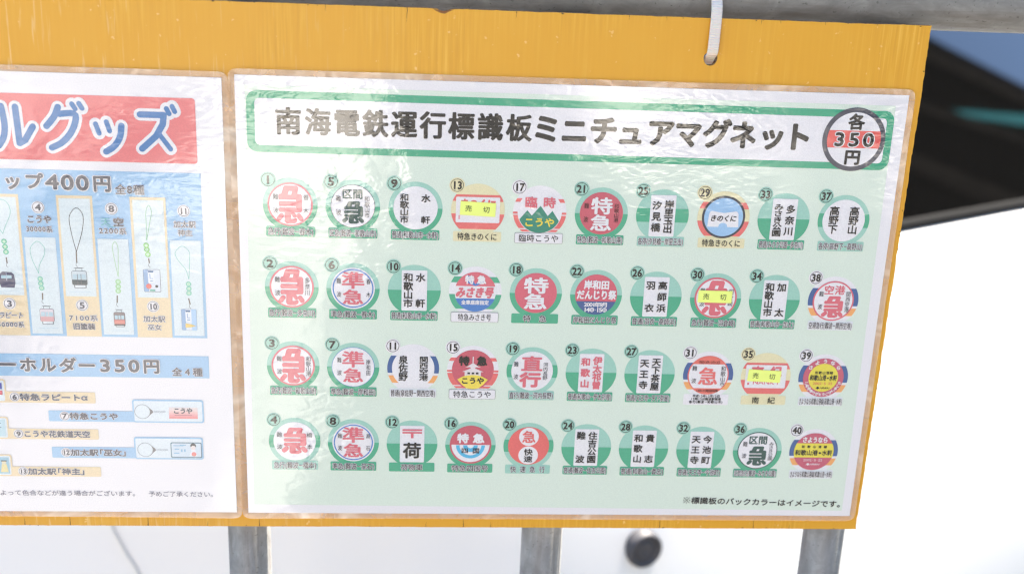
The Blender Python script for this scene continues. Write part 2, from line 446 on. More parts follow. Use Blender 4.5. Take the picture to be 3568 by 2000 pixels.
# =====================================================================  right poster
def film_border(name, parent, x0, x1, z0, z1, m, curls, rc=5.):
    """strip of clear film standing out round the paper; curls = [(x, z, radius, lift)] in mm"""
    rnd = random.Random(name + str(x0)); per = []
    inner = [(x0, z0), (x1, z0), (x1, z1), (x0, z1)]
    n_side = (150, 110, 150, 110); pts = []
    for s_ in range(4):
        a, b = inner[s_], inner[(s_ + 1) % 4]
        for i in range(n_side[s_]):
            t = i / n_side[s_]; pts.append((a[0] + (b[0] - a[0]) * t, a[1] + (b[1] - a[1]) * t))
    cx, cz = (x0 + x1) / 2, (z0 + z1) / 2; hw, hh = (x1 - x0) / 2 + m, (z1 - z0) / 2 + m
    def outer(p, k):
        # point pushed outwards by k*m, with a rounded corner
        q = [p[0] + (m * k if p[0] > x1 - m * 2 else 0) - (m * k if p[0] < x0 + m * 2 else 0), 0]
        ax = (p[0] - cx) / ((x1 - x0) / 2); az = (p[1] - cz) / ((z1 - z0) / 2)
        if abs(ax) >= abs(az): X = cx + math.copysign((x1 - x0) / 2 + m * k, ax); Z = cz + az * ((z1 - z0) / 2 + m * k)
        else: Z = cz + math.copysign((z1 - z0) / 2 + m * k, az); X = cx + ax * ((x1 - x0) / 2 + m * k)
        if k > .4:
            r = rc * k; ix, iz = (x1 - x0) / 2 + m * k - r, (z1 - z0) / 2 + m * k - r
            dx, dz = abs(X - cx) - ix, abs(Z - cz) - iz
            if dx > 0 and dz > 0:
                d = math.hypot(dx, dz); f = r / d
                if d > r: X = cx + math.copysign(ix + dx * f, X - cx); Z = cz + math.copysign(iz + dz * f, Z - cz)
        return X, Z
    V = []; F = []; N = len(pts); ks = (-.06, .25, .5, .75, 1.)
    for i, p in enumerate(pts):
        for k in ks:
            X, Z = outer(p, k)
            lift = .35 * math.sin(X * .09 + 1.3 * x0) * math.sin(Z * .11 + 2) + .22 * math.sin(X * .31) * math.cos(Z * .27)
            for (qx, qz, qr, ql) in curls: lift += ql * math.exp(-((X - qx) ** 2 + (Z - qz) ** 2) / qr ** 2)
            y = .10 - max(0, k) * (.25 + .5 * lift) if k > 0 else .1
            V.append((X * .001, y * .001, ZB + Z * .001))
    K = len(ks)
    for i in range(N):
        j = (i + 1) % N
        for k in range(K - 1): F.append((i * K + k, i * K + k + 1, j * K + k + 1, j * K + k))
    return mesh_obj(name, V, F, M_FILM, None, parent, True)
def paper_sheet(parent, x0, x1, z0, z1):
    V, F = boxv(x0 * .001, x1 * .001, 0., .0007, ZB + z0 * .001, ZB + z1 * .001)
    mesh_obj('paper', V, F, ink(WHITE), None, parent)

rp = empty('product_poster', (.21, 0, ZB - .297), 'laminated pale green price poster of forty round train sign magnets on the orange board', 'poster')
paper_sheet(rp, 0, 420, -297, 0)
film_border('film_border', rp, 0, 420, -297, 0, 3.9, [(0, 0, 40, 1.6), (0, -297, 50, 1.8), (420, -60, 30, 1.)])
a = Art(); a.poly([(-.0 + 4.2, -290.6), (413.9, -292.9), (412.2, -6.8), (6.0, -5.8)], PALE, 1); a.build('green_ground', rp)
a = Art()
a.poly([(x, z - .0032 * x) for x, z in rrect(6.6, -47.0, 412.5, -8.9, 6.5, 8)], GREEN, 2)
a.poly([(x, z - .0032 * x) for x, z in rrect(11.6, -42.6, 407.9, -13.6, 3, 6)], WHITE, 3); a.build('title_frame', rp)
a = Art(); J = INK
title = [('南', 31.9), ('海', 50.0), ('電', 67.6), ('鉄', 85.2), ('運', 102.9), ('行', 120.7), ('標', 138.3), ('識', 156.3), ('板', 174.3)]
for ch, x in title: a.char(ch, x, -27.3 - .0008 * x, 16.3, 17.6, J, 4, bold=.66, rings=10, bz=.48)
for ch, x, z, wk, hk in (('ミ', 191.4, -27.4, 18.2, 18.6), ('ニ', 209.1, -28.2, 17.4, 18.6), ('チ', 227.4, -27.4, 18, 18.6), ('ュ', 244.6, -28.4, 17.8, 17.8), ('ア', 263.5, -28.0, 18, 18.4), ('マ', 281, -28.2, 17.8, 18.2),
                         ('グ', 299.4, -27.6, 18.6, 19), ('ネ', 316.3, -27.9, 17.6, 18.4), ('ッ', 335, -28.4, 18, 17.4), ('ト', 351.5, -28.1, 18.6, 19)):
    a.char(ch, x, z, wk, hk, J, 4, bold=.85, rings=10)
a.build('title_lettering', rp)
a = Art(); cx, cz = 387.8, -28.9
a.disc(cx, cz, 20.4, GREY, 5, 72); a.disc(cx, cz, 17.4, WHITE, 6, 72)
a.band(cx, cz, 17.4, -5.4, 5.7, (240, 110, 104), 7)
a.char('各', cx + .4, cz + 11.4, 10.8, 10.4, J, 8, bold=.42, rings=8); a.char('円', cx + .4, cz - 11.3, 11, 10, J, 8, bold=.42, rings=8)
for i, ch in enumerate('350'):
    a.char(ch, cx + (i - 1) * 9.4, cz, 14.6, 12.0, WHITE, 9, bold=1.0, rings=10)
for i, ch in enumerate('350'):
    a.char(ch, cx + (i - 1) * 9.4, cz, 14.6, 12.0, J, 10, bold=.38, rings=8)
a.build('price_roundel', rp)
a = Art(warp=None)
for i, ch in enumerate('※標識板のバックカラーはイメージです。'):
    u = 110.5 / 18
    if ch == '※':
        X, Z = 299.1 + u / 2, -285.2
        a.stroke([(X - 2, Z - 2), (X + 2, Z + 2)], .4, J, 4); a.stroke([(X - 2, Z + 2), (X + 2, Z - 2)], .4, J, 4)
        for dx, dz in ((-2, 0), (2, 0), (0, 2), (0, -2)): a.disc(X + dx, Z + dz, .42, J, 4, 10)
        continue
    x = 299.1 + u * (i + .5); a.char(ch, x, -285.2 - (x - 299) * .021, 6.1, 5.5, J, 4, off=.016)
a.build('footnote', rp)

# ---- the forty magnets
CAPW = {}
MAG = {
 1: ('kyu', '春木', '急行(難波－春木)'), 2: ('kyu', '多奈川', '急行(難波－多奈川)'), 3: ('kyu', '和歌山港', '急行(難波－和歌山港)'), 4: ('kyu4', '橋本', '急行(難波－橋本)'),
 5: ('ku', '和歌山市', '区急(難波－和歌山市)'), 6: ('jun', '春木', '準急(難波－春木)'), 7: ('jun7', '岸和田', '準急(難波－岸和田)'), 8: ('jun', '高石', '準急(難波－高石)'),
 9: ('two', ('和歌山市', '水 軒'), '普通(和歌山市－水軒)'), 10: ('plate', ('和歌山市', '水  軒'), '普通(和歌山市－水軒)'), 11: ('two11', ('泉佐野', '関西空港'), '普通(泉佐野－関西空港)'), 12: ('post', '', '荷物車'),
 13: ('panel', '', '特急きのくに'), 14: ('misaki', '', '特急みさき号'), 15: ('tower', '', '特急こうや'), 16: ('shikoku', '', '特急四国号'),
 17: ('mount', '', '臨時こうや'), 18: ('toku18', '', '特　急'), 19: ('choku', '河内長野', '直行(難波－河内長野)'), 20: ('kai', '', '快 速 急 行'),
 21: ('toku21', '和歌山港', '特急(難波－和歌山港)'), 22: ('kishi', '', '岸和田だんじり祭'), 23: ('plateR', ('和歌山', '伊太祁曽'), '普通(和歌山－伊太祁曽)'), 24: ('plate', ('難  波', '住吉公園'), '普通(難波－住吉公園)'),
 25: ('plate', ('汐見橋', '岸里玉出'), '各停(汐見橋－岸里玉出)'), 26: ('plate', ('羽 衣', '高師浜'), '普通(羽衣－高師浜)'), 27: ('plate', ('天王寺', '天下茶屋'), '普通(天王寺－天下茶屋)'), 28: ('plate', ('和歌山', '貴 志'), '普通(和歌山－貴志)'),
 29: ('kino', '', '特急きのくに'), 30: ('kyu', '羽倉崎', '急行(難波－羽倉崎)'), 31: ('heisei', '和歌山市', ''), 32: ('plate', ('天王寺', '今池町'), '普通(天王寺－今池町)'),
 33: ('plate', ('みさき公園', '多奈川'), '普通(みさき公園－多奈川)'), 34: ('plate', ('和歌山市', '加  太'), '普通(和歌山市－加太)'), 35: ('nanki', '', '南　紀'), 36: ('ku', 'みさき公園', '区間急行(難波－みさき公園)'),
 37: ('two', ('高野下', '高野山'), '各停(高野下－高野山)'), 38: ('kuko', '関西空港', '空港急行(難波－関西空港)'), 39: ('say39', '', 'さようなら和歌山港線(和歌山港－水軒)'), 40: ('say40', '', 'さようなら和歌山港線(和歌山港－水軒)')}
BANDED = (4, 19, 20, 25, 37)
COLX = (18.7, 57.8, 97.2, 136.7, 176.2, 215.8, 255.4, 295.25, 334.8, 374.5)
ROWZ = (-64.4, -118.8, -173.1, -227.5)
def kyu(a, cx, cz, w, h, c, L, b, n=8): a.char('急', cx, cz, w, h, c, L, bold=b, rings=n, bz=b * .55)
def kyu_heavy(a, cx, cz, w, h, c, L, bg=WHITE):
    """the fat rounded 急 of the express signs"""
    q = lambda x, z: (cx + (x - .5) * w, cz + (z - .5) * h)
    P = lambda pts, cc, l: a.poly([q(*p) for p in pts][::-1], cc, l)
    P([(.10, .66), (.08, .72), (.12, .78), (.20, .79), (.27, .96), (.33, 1), (.78, 1), (.84, .95), (.80, .79), (.92, .785), (.97, .74), (.97, .36), (.93, .305), (.12, .30), (.08, .36), (.12, .425), (.74, .425), (.74, .465), (.12, .465), (.08, .53), (.12, .59), (.74, .59), (.74, .635), (.12, .635)], c, L)
    P([(.44, .765), (.48, .86), (.60, .86), (.57, .765)], bg, L + 1)
    def blob(x0, z0, x1, z1, r):
        for i in range(7):
            t = i / 6; p = q(x0 + (x1 - x0) * t, z0 + (z1 - z0) * t); a.disc(p[0], p[1], r * w, c, L, 14)
    blob(.19, .21, .10, .13, .095); blob(.84, .21, .92, .13, .095)
    P([(.31, .31), (.30, .07), (.36, .01), (.44, 0), (.66, 0), (.77, .05), (.78, .12), (.74, .15), (.66, .13), (.60, .12), (.54, .13), (.55, .2), (.56, .31)], c, L)
    blob(.62, .27, .69, .20, .075)
def small_cols(a, right, c=INK, zr=(7.0, -7.0), w=3.6, left=True, xr=9.9, xl=-9.0):
    if left:
        a.char('難', xl, 5.0, w, 3.9, c, 9, off=.0); a.char('波', xl, -3.9, w, 3.9, c, 9, off=.0)
    n = len(right)
    if n == 2: a.char(right[0], xr, 4.9, w, 3.8, c, 9, off=.0); a.char(right[1], xr - .1, -3.9, w, 3.8, c, 9, off=.0)
    else: a.col(right, xr, zr[0], zr[1], w, c, 9, off=.0)
def magnet(num):
    kind, extra, cap = MAG[num]
    c_, r_ = (num - 1) // 4, (num - 1) % 4
    nx = COLX[c_]; t_ = nx - 18.7
    nz = ROWZ[r_] - t_ / 356. * (1.8 + .62 * r_)
    a = Art(nx + 13.5, nz - 15.6 - t_ * .0012)          # origin: centre of the disc
    light = LGREEN; dark = DGREEN; NX, NZ = -13.5, 15.6 + t_ * .0012
    fam = 'Y' if num in (13, 29, 35) else 'W' if num in (15, 17) else 'G' if num == 14 else 'N' if num in (11, 31, 38, 39, 40) else 'A'
    halo = YEL if fam == 'Y' else WHITE if fam in 'WN' else light
    R = 17.1; capc = light if num in BANDED else dark
    if fam == 'A':
        a.disc(0, 0, R, light, 2, 60)
        if num in BANDED: a.band(0, 0, R, -4.5, 4.6, dark, 3)
        else: a.band(0, 0, R, -R, 0, dark, 3)
    elif fam == 'Y':
        a.disc(0, 0, R, YEL, 2, 60); a.band(0, 0, R, 5.6, 9.9, ORED, 3); a.band(0, 0, R, -12.6, -2.6, ORED, 3)
    elif fam == 'W':
        a.disc(0, 0, R, WHITE, 2, 60); a.band(0, 0, R, 6.2, 8.6, ORED, 3)
        a.band(0, 0, R, -1.6, -.2, ORED, 3); a.band(0, 0, R, -11.0, -2.3, ORED, 3); a.band(0, 0, R, -13.2, -11.7, ORED, 3)
    elif fam == 'G':
        a.disc(0, 0, R, WHITE, 2, 60); a.band(0, 0, R, 6.2, 10.2, dark, 3); a.band(0, 0, R, -11.8, -1.8, dark, 3)
    else:
        a.disc(0, 0, R, WHITE, 2, 60); a.band(0, 0, R, -3.3, 8.9, NAVY, 3); a.band(0, 0, R, -10.3, -5.0, ORG, 3)
    # number
    a.disc(NX, NZ, 4.95, light if fam == 'G' else halo, 3.5, 32)
    a.ring(NX, NZ, 3.82, 4.16, INK, 5, 36)
    s_ = str(num)
    if len(s_) == 1: a.char(s_, NX, NZ, 8.6, 7.2, INK, 5, bold=.30, rings=6)
    else:
        for i, ch in enumerate(s_): a.char(ch, NX + (i - .5) * 3.2, NZ, 6.0, 6.9, INK, 5, bold=.27, rings=6)
    I = 4
    if kind == 'kyu':
        a.disc(0, .1, 14.1, RED, I, 60); a.disc(0, .1, 12.95, WHITE, I + 1, 60)
        kyu_heavy(a, -.4, -.1, 16.6, 24.4, RED, I + 2); small_cols(a, extra, zr=(6.6, -7.2) if len(extra) == 4 else (6.6, -5.6))
    elif kind == 'kyu4':
        a.disc(0, .1, 14.0, WHITE, I, 60); kyu_heavy(a, -.2, .5, 17.0, 19.2, RED, I + 2); small_cols(a, extra, w=3.9, xr=9.9, xl=-10)
    elif kind == 'ku':
        a.disc(0, .1, 13.95, DKG if num == 36 else GREY, I, 60); a.disc(0, .1, 13.3 if num == 36 else 13.6, WHITE, I + 1, 60)
        a.char('区', -3.6, 8.0, 6.6, 6.6, DKG, I + 2, off=.022); a.char('間', 3.1, 8.0, 6.6, 6.6, DKG, I + 2, off=.022)
        kyu_heavy(a, 0, -4.0, 13.6, 14.6, DKG, I + 2); small_cols(a, extra, zr=(6.8, -7.2), w=3.5, xr=8.9 if num == 5 else 9.3)
    elif kind in ('jun', 'jun7'):
        if kind == 'jun': a.disc(0, .1, 14.0, WHITE, I, 60); a.ring(0, .1, 12.3, 13.1, BLUE, I + 1, 60)
        else: a.disc(0, .1, 14.0, BLUE, I, 60); a.disc(0, .1, 13.7, WHITE, I + 1, 60)
        a.char('準', 0, 5.6, 15.2, 12.0, RED, I + 2, bold=.42, rings=8, bz=.22); kyu(a, 0, -5.8, 13.8, 10.6, RED, I + 2, .42, 8)
        small_cols(a, extra, w=3.1, zr=(5.7, -5.6))
    elif kind in ('two', 'two11'):
        a.disc(0, .1, 14.0, WHITE, I + (kind == 'two11'), 60); l, r = extra
        if num == 9: a.col(l, -7.1, 9.4, -9.8, 5.8, INK, 8, off=.016); a.char('水', 6.4, 6.6, 6, 5.4, INK, 8, off=.02); a.char('軒', 6.4, -7.5, 6, 5.2, INK, 8, off=.016)
        elif num == 11: a.col(l, -6.6, 9.2, -8.8, 6.2, INK, 8, off=.018); a.col(r, 6.9, 8.8, -8.6, 6.2, INK, 8, off=.014)
        else: a.col(l, -6.8, 9.6, -8.8, 6.8, INK, 8, off=.016); a.col(r, 6.4, 9.6, -8.8, 6.8, INK, 8, off=.016)
    elif kind in ('plate', 'plateR'):
        a.rect(-8.2, -14.0, 8.2, 13.4, WHITE, I, .7); l, r = extra; cc = RED if kind == 'plateR' else INK
        b_ = dict(off=.028) if cc == RED else dict(off=.018)
        for t, x in ((l, -4.0), (r, 3.9)):
            if num in (25, 33): z1, z0 = 10.2, -11.6
            else: z1, z0 = 11.6, -11.8
            a.col(t, x, z1, z0, 6.4, cc, 8, h=min(6.0, (z1 - z0) / len(t) * 1.04), **b_)
    elif kind == 'post':
        a.rect(-8.2, -13.8, 8.2, 13.2, WHITE, I, .7)
        a.rect(-6.6, 9.6, 6.6, 10.8, RED, 8); a.rect(-6.6, 7.6, 6.6, 8.8, RED, 8); a.rect(-.9, 4.2, .9, 7.6, RED, 8)
        a.char('荷', 0, -4.9, 12.6, 12.2, INK, 8, bold=.32, rings=8)
    elif kind in ('panel', 'nanki'):
        a.rect(-14.0, -8.3, 13.9, 8.4, WHITE, 5, .8)
        if kind == 'panel':
            a.text('きのくに', -11.5, 11.6, 3.5, 8, ORED, 6, bold=.4, rings=8); a.rect(-12.3, -6.2, -11.2, -3.6, (236, 170, 178), 6)
        else:
            a.char('南', -6.0, 3.6, 8.4, 8, RED, 6, bold=.45, rings=8); a.char('紀', 6.6, 3.6, 8.0, 8, RED, 6, bold=.45, rings=8)
            a.rect(-12.3, -6.0, -11.0, -4.4, RED, 6); a.text('NANKI', -8.6, 10.4, -4.0, 4.4, RED, 6, em=5.2, off=.01)
    elif kind == 'misaki':
        a.band(0, 0, 13.4, 3.8, 13.4, RED, I); a.band(0, 0, 13.4, -4.6, 3.8, WHITE, I); a.band(0, 0, 13.6, -13.6, -4.6, BLUE, I)
        a.poly([(0, 3.9), (4.5, 5.6), (6.0, 8.2), (4.6, 11.2), (0, 5.2), (-4.6, 11.2), (-6.0, 8.2), (-4.5, 5.6)], BLUE, I + 1)
        a.char('特', -3.9, 8.3, 6, 6.0, WHITE, 8, bold=.28, rings=8); a.char('急', 3.9, 8.3, 6, 6.0, WHITE, 8, bold=.28, rings=8)
        a.text('みさき号', -12.4, 12.0, -.4, 7.6, RED, 8, slant=.22, bold=.36, rings=8); a.text('全車座席指定', -9, 9, -7.2, 3.2, WHITE, 8, off=.025)
    elif kind == 'tower':
        a.disc(0, .2, 13.9, DRED, I, 60)
        W_ = (238, 226, 224)
        a.rect(-.35, 3.5, .35, 9.4, W_, 6); a.poly([(-5.2, 1.9), (-3.4, 2.6), (-.6, 4.6), (.6, 4.6), (3.4, 2.6), (5.2, 1.9), (1.8, 2.0), (1.2, .9), (-1.2, .9), (-1.8, 2.0)], W_, 6)
        a.poly([(-7.2, -1.4), (-3.6, .2), (-1.2, 1.2), (1.2, 1.2), (3.6, .2), (7.2, -1.4)], W_, 6); a.rect(-5.4, -5.0, 5.4, -1.4, W_, 6)
        for x in (-3.6, -.8, 2.0): a.rect(x, -3.0, x + 1.8, -1.7, INK, 7)
        a.poly([(-10.2, -6.8), (-6.4, -4.6), (-3, -3.7), (0, -3.5), (3, -3.7), (6.4, -4.6), (10.2, -6.8), (7, -10.6), (4, -13), (0, -13.7), (-4, -13), (-7, -10.6)], CREAM, 7)
        a.char('特', -5.9, 6.4, 7, 6.8, INK, 8, bold=.34, rings=8); a.char('急', 5.9, 6.4, 7, 6.8, INK, 8, bold=.34, rings=8)
        a.text('こうや', -7.8, 7.8, -7.6, 4.9, INK, 8, off=.03)
    elif kind == 'shikoku':
        a.disc(0, .1, 14.1, DRED, I, 60); a.band(0, .1, 12.9, -12.9, 0, WHITE, I + 1)
        for q, (r0, r1) in enumerate(((2.2, 5.0), (7.4, 9.8))): a.ring(0, -.2, r0, r1, (96, 190, 226), I + 2, 30, 180, 360)
        a.char('特', -5.2, 5.0, 8.0, 7.2, WHITE, 8, bold=.36, rings=8); a.char('急', 5.4, 5.0, 8.0, 7.2, WHITE, 8, bold=.36, rings=8)
        a.char('四', -3.8, -4.2, 5, 4.2, INK, 8, off=.014); a.char('国', 3.8, -4.2, 5, 4.2, INK, 8, off=.014)
    elif kind == 'mount':
        a.disc(0, 0, 14.2, WHITE, I, 60)
        arc = [(13.9 * math.cos(math.radians(t)), 13.9 * math.sin(math.radians(t))) for t in range(205, 336, 8)]
        a.poly(arc + [(12.4, -5.6), (8.1, .8), (5.2, -2.6), (.4, 4.0), (-5.0, -2.5), (-8.0, .9), (-12.9, -5.2)], TEAL, 5)
        a.char('臨', -5.8, 6.2, 8.2, 7.6, RED, 8, bold=.24, rings=8); a.char('時', 5.9, 6.2, 8.2, 7.6, RED, 8, bold=.24, rings=8)
        a.text('こうや', -9.9, 9.9, -6.8, 6.2, (246, 226, 92), 8, bold=.20, rings=8)
    elif kind == 'toku18':
        a.disc(0, .2, 13.7, (224, 110, 124), I, 60)
        a.char('特', 0, 5.4, 16.6, 11.4, WHITE, 8, bold=.5, rings=8, bz=.3); a.char('急', 0, -5.6, 15.6, 11.4, WHITE, 8, bold=.5, rings=8, bz=.3)
    elif kind == 'toku21':
        a.disc(0, .2, 13.9, DRED, I, 60)
        a.char('特', 0, 5.2, 14.2, 11.6, WHITE, 8, bold=.45, rings=4, bz=.3); a.char('急', 0, -6.0, 14.2, 11.2, WHITE, 8, bold=.42, rings=4, bz=.3)
        small_cols(a, extra, w=3.3, zr=(6.8, -5.6), xr=9.6, xl=-9.8)
    elif kind == 'choku':
        a.disc(0, .1, 13.9, WHITE, I, 60)
        a.char('直', -.4, 5.4, 14.6, 11.4, RED, 8, bold=.48, rings=8, bz=.3); a.char('行', -1, -6.0, 14.6, 10.8, RED, 8, bold=.55, rings=8)
        small_cols(a, extra, w=3.4, zr=(6.4, -6.0), xr=8.8, xl=-10.8)
    elif kind == 'kai':
        a.disc(0, .1, 14.0, (238, 116, 112), I, 60); a.disc(0, 6.9, 6.7, WHITE, 5, 40); a.disc(0, -6.9, 6.7, WHITE, 5, 40)
        a.char('急', 0, 6.9, 9.6, 9.4, (238, 116, 112), 8, bold=.22, rings=6); a.char('快', 0, -4.4, 6.2, 5.2, INK, 8, off=.018); a.char('速', 0, -9.6, 6.2, 5.0, INK, 8, off=.014)
    elif kind == 'kishi':
        a.disc(0, .2, 13.8, (222, 106, 120), I, 60); a.band(0, .2, 13.8, -13.8, -4.6, (84, 106, 152), 5)
        a.text('岸和田', -8.4, 8.4, 7.0, 6.4, WHITE, 8, bold=.26, rings=6); a.text('だんじり祭', -12.9, 13.2, .2, 6.6, WHITE, 8, bold=.28, rings=6)
        a.text('2001年9月', -7.6, 7.6, -6.6, 3.6, WHITE, 8, em=4.2, off=.02)
        a.text('14', -7.6, -3.9, -10.2, 4, WHITE, 8, em=5, off=.02); a.disc(-2.2, -10.2, 1.55, WHITE, 7, 20); a.char('金', -2.2, -10.2, 2.4, 2.4, (84, 106, 152), 8)
        a.disc(.1, -10.2, .25, WHITE, 7, 8); a.text('15', .7, 4.4, -10.2, 4, WHITE, 8, em=5, off=.02); a.disc(6.1, -10.2, 1.55, WHITE, 7, 20); a.char('祝', 6.1, -10.2, 2.4, 2.4, (84, 106, 152), 8)
    elif kind == 'kino':
        a.disc(0, .1, 14.1, (74, 76, 84), 5, 60); a.disc(0, .1, 12.7, (164, 202, 234), 6, 60)
        top = [(-9.6, 2.2), (-9.0, 3.6), (-7.8, 4.1), (-4, 3.5), (0, 2.9), (4, 3.5), (7.8, 4.1), (9.0, 3.6), (9.6, 2.2)]
        a.poly([(-10.2, -6.4), (-3.0, -6.4), (-2.5, -4.7), (-1.2, -3.8), (0, -3.6), (1.2, -3.8), (2.5, -4.7), (3.0, -6.4), (10.2, -6.4)] + top[::-1], WHITE, 7)
        a.text('きのくに', -8.6, 8.6, -.6, 4.4, INK, 8, slant=.2, off=.025)
    elif kind == 'heisei':
        a.disc(0, .1, 14.0, (240, 124, 112), 5, 60); a.band(0, .1, 13.2, -9.4, 7.9, WHITE, 6)
        kyu(a, 0, -.6, 13.8, 13.6, (240, 122, 118), 8, .42, 8)
        small_cols(a, extra, w=3.6, zr=(6.9, -8.0), xr=10.0, xl=-9.6)
        a.text('平成12年12月12日', -7.2, 7.2, 9.4, 2.6, INK, 8, em=2.1); a.text('12時12分難波駅発車', -7.6, 7.6, -11.1, 2.2, INK, 8, em=2.0)
    elif kind == 'kuko':
        a.disc(0, .1, 13.9, RED, 5, 60); a.disc(0, .1, 12.9, WHITE, 6, 60)
        a.char('空', -3.7, 7.8, 7.0, 6.6, RED, 8, bold=.18, rings=6); a.char('港', 3.6, 7.8, 7.0, 6.6, RED, 8, bold=.18, rings=6)
        kyu_heavy(a, 0, -4.0, 14.6, 15.2, RED, 7); small_cols(a, extra, w=3.4, zr=(7.0, -7.6), xr=9.6, xl=-8.6)
    elif kind in ('say39', 'say40'):
        rc = (208, 104, 122); yc = (242, 224, 88)
        if kind == 'say39':
            a.disc(0, .2, 14.0, rc, 5, 60); a.disc(0, .2, 10.2, yc, 6, 60)
            for i, ch in enumerate('さようなら'):
                t = math.radians(142 - i * 26); a.char(ch, 12.1 * math.cos(t), .2 + 12.1 * math.sin(t), 3.4, 3.2, WHITE, 8, off=.03)
            for i, ch in enumerate('ご利用ありがとうございました'):
                t = math.radians(200 + i * 11); a.char(ch, 12.1 * math.cos(t), .2 + 12.1 * math.sin(t), 2.5, 2.4, WHITE, 8, off=.03)
            hw = 9.4; dz = 0; nc = INK; rd = (226, 120, 100)
        else:
            a.disc(0, .1, 14.0, rc, 5, 60); a.band(0, .1, 14.0, -4.4, 6.3, yc, 6); a.text('さようなら', -9, 9, 9.2, 4.6, WHITE, 8, off=.03)
            hw = 13.2; dz = 0; nc = (240, 222, 226); rd = (240, 205, 212)
        a.text('和 歌 山 港 線' if hw > 10 else '和歌山港線', -hw * .68, hw * .68, 3.9, 2.2, INK, 8, em=2.3, off=.02)
        a.text('和歌山港', -hw, hw * .22, .2 if hw < 10 else -.6, 4.4, INK, 8, off=.02)
        a.text('水軒', hw * .44, hw, .2 if hw < 10 else -.6, 4.4, INK, 8, off=.02)
        x0 = hw * .25; x1 = hw * .42; zz = .0 if hw < 10 else -.8; a.poly([(x0, zz), (x0 + .7, zz + .7), (x1 - .7, zz + .7), (x1, zz), (x1 - .7, zz - .7), (x0 + .7, zz - .7)], INK, 8)
        z2 = -3.9 if hw < 10 else -6.2; a.text('2002·5·25', -6.8, 6.8, z2, 2.5, rd, 8, em=3.0, off=.01)
        z3 = -7.2 if hw < 10 else -9.4
        a.poly([(-4.7, z3 - .9), (-3.7, z3 + .9), (-2.7, z3 + .9), (-1.6, z3 - .7), (-2.6, z3 - .5), (-3.2, z3 - 1.2), (-3.9, z3 - .3)], nc, 8)
        a.text('NANKAI', -1.2, 5.4, z3, 1.9, nc, 8, em=2.3, off=.01, slant=.2)
    # caption plate
    z0, z1 = -20.85 + t_ * .001, -14.2 + t_ * .001
    if num == 31:
        a.rect(-15.4, z0 - 1.0, 15.4, z1 + .2, WHITE, 3.5, .8)
        for i, t in enumerate(('平成12年12月12日', '12時12分難波駅発車', '急行(難波－和歌山市)')):
            hw = (9.4, 10.4, 11.6)[i]; a.text(t, -hw, hw, z1 - 1.1 - i * 2.15, 2.1, INK, 8, em=2.2, off=.02)
    else:
        if fam == 'N': a.rect(-15.4, z0, 15.4, z1, (236, 238, 236), 3.5, .8)
        elif fam == 'Y': a.rect(-15.4, z0, 15.4, z1, YEL, 3.5, .8)
        elif fam in 'WG': a.rect(-15.5, z0 - .1, 15.5, z1 + .1, INK, 7, .9); a.rect(-15.35, z0 + .05, 15.35, z1 - .05, WHITE, 8, .8)
        else: a.rect(-15.4, z0, 15.4, z1, capc, 3.5, .8)
        zc = (z0 + z1) / 2
        hw = {'荷物車': 7.6, '特急四国号': 12.6, '快 速 急 行': 12, '特　急': 7.8, '特急きのくに': 12.8, '臨時こうや': 13, '特急こうや': 12.8, '特急みさき号': 11, '南　紀': 8.2, '岸和田だんじり祭': 14.4}.get(cap, 14.8)
        if len(cap) > 17: hw = 15
        if 9 <= len(cap) <= 10 and '(' in cap and num in (1, 6, 4, 8): hw = 14.2
        if fam in 'A' or fam == 'N': a.text(cap, -hw, hw, zc, 5.0, WHITE, 8, bold=.30, rings=6, off=.0)
        a.text(cap, -hw, hw, zc, 5.1, INK, 9, off=.007)
    o = a.build('magnet_picture', rp, 'print of round train sign number %d' % num)
for k in range(1, 41): magnet(k)

# ---- sold-out stickers lying on the film
def sticker(num, dx, dz, w, h, rot, label):
    c_, r_ = (num - 1) // 4, (num - 1) % 4
    nx = COLX[c_]; cx = nx + 13.5 + dx; cz = ROWZ[r_] - (nx - 18.7) / 356. * (1.8 + .62 * r_) - 15.9 + dz
    root = empty('sold_out_sticker', (cx * .001, -.0005, ZB + cz * .001), label, 'sticker', 'yellow sold-out stickers on the magnet poster')
    a = Art(); a.rect(-w / 2, -h / 2, w / 2, h / 2, PAL_ST, 12); a.build('label_paper', root)
    b = Art(); b.char('売', -6.0, 0, 4.4, 4.3, INK_ST, 13, off=.006); b.char('切', 5.4, -.1, 4.4, 4.3, INK_ST, 13, off=.006); b.build('sold_out_lettering', root)
    M = Matrix.Translation((cx * .001, 0, cz * .001)) @ Matrix.Rotation(math.radians(-rot), 4, 'Y')
    for o in root.children:
        for v in o.data.vertices:
            v.co = Vector((v.co.x, v.co.y, v.co.z - ZB)); v.co = M @ v.co; v.co.z += ZB
PAL_ST = plain('fluorescent_yellow_paper', (.86, .93, .22), .75); INK_ST = plain('sticker_ink', (.03, .05, .02), .7)
sticker(13, 0, 1.0, 22.6, 9.0, -2.4, 'yellow sold-out sticker across magnet 13 in the top row')
sticker(30, -.6, 1.1, 22.6, 8.4, -.6, 'yellow sold-out sticker across magnet 30 with the big red character')
sticker(35, -1.2, .6, 22.6, 8.6, -2.6, 'yellow sold-out sticker across magnet 35 in the third row')
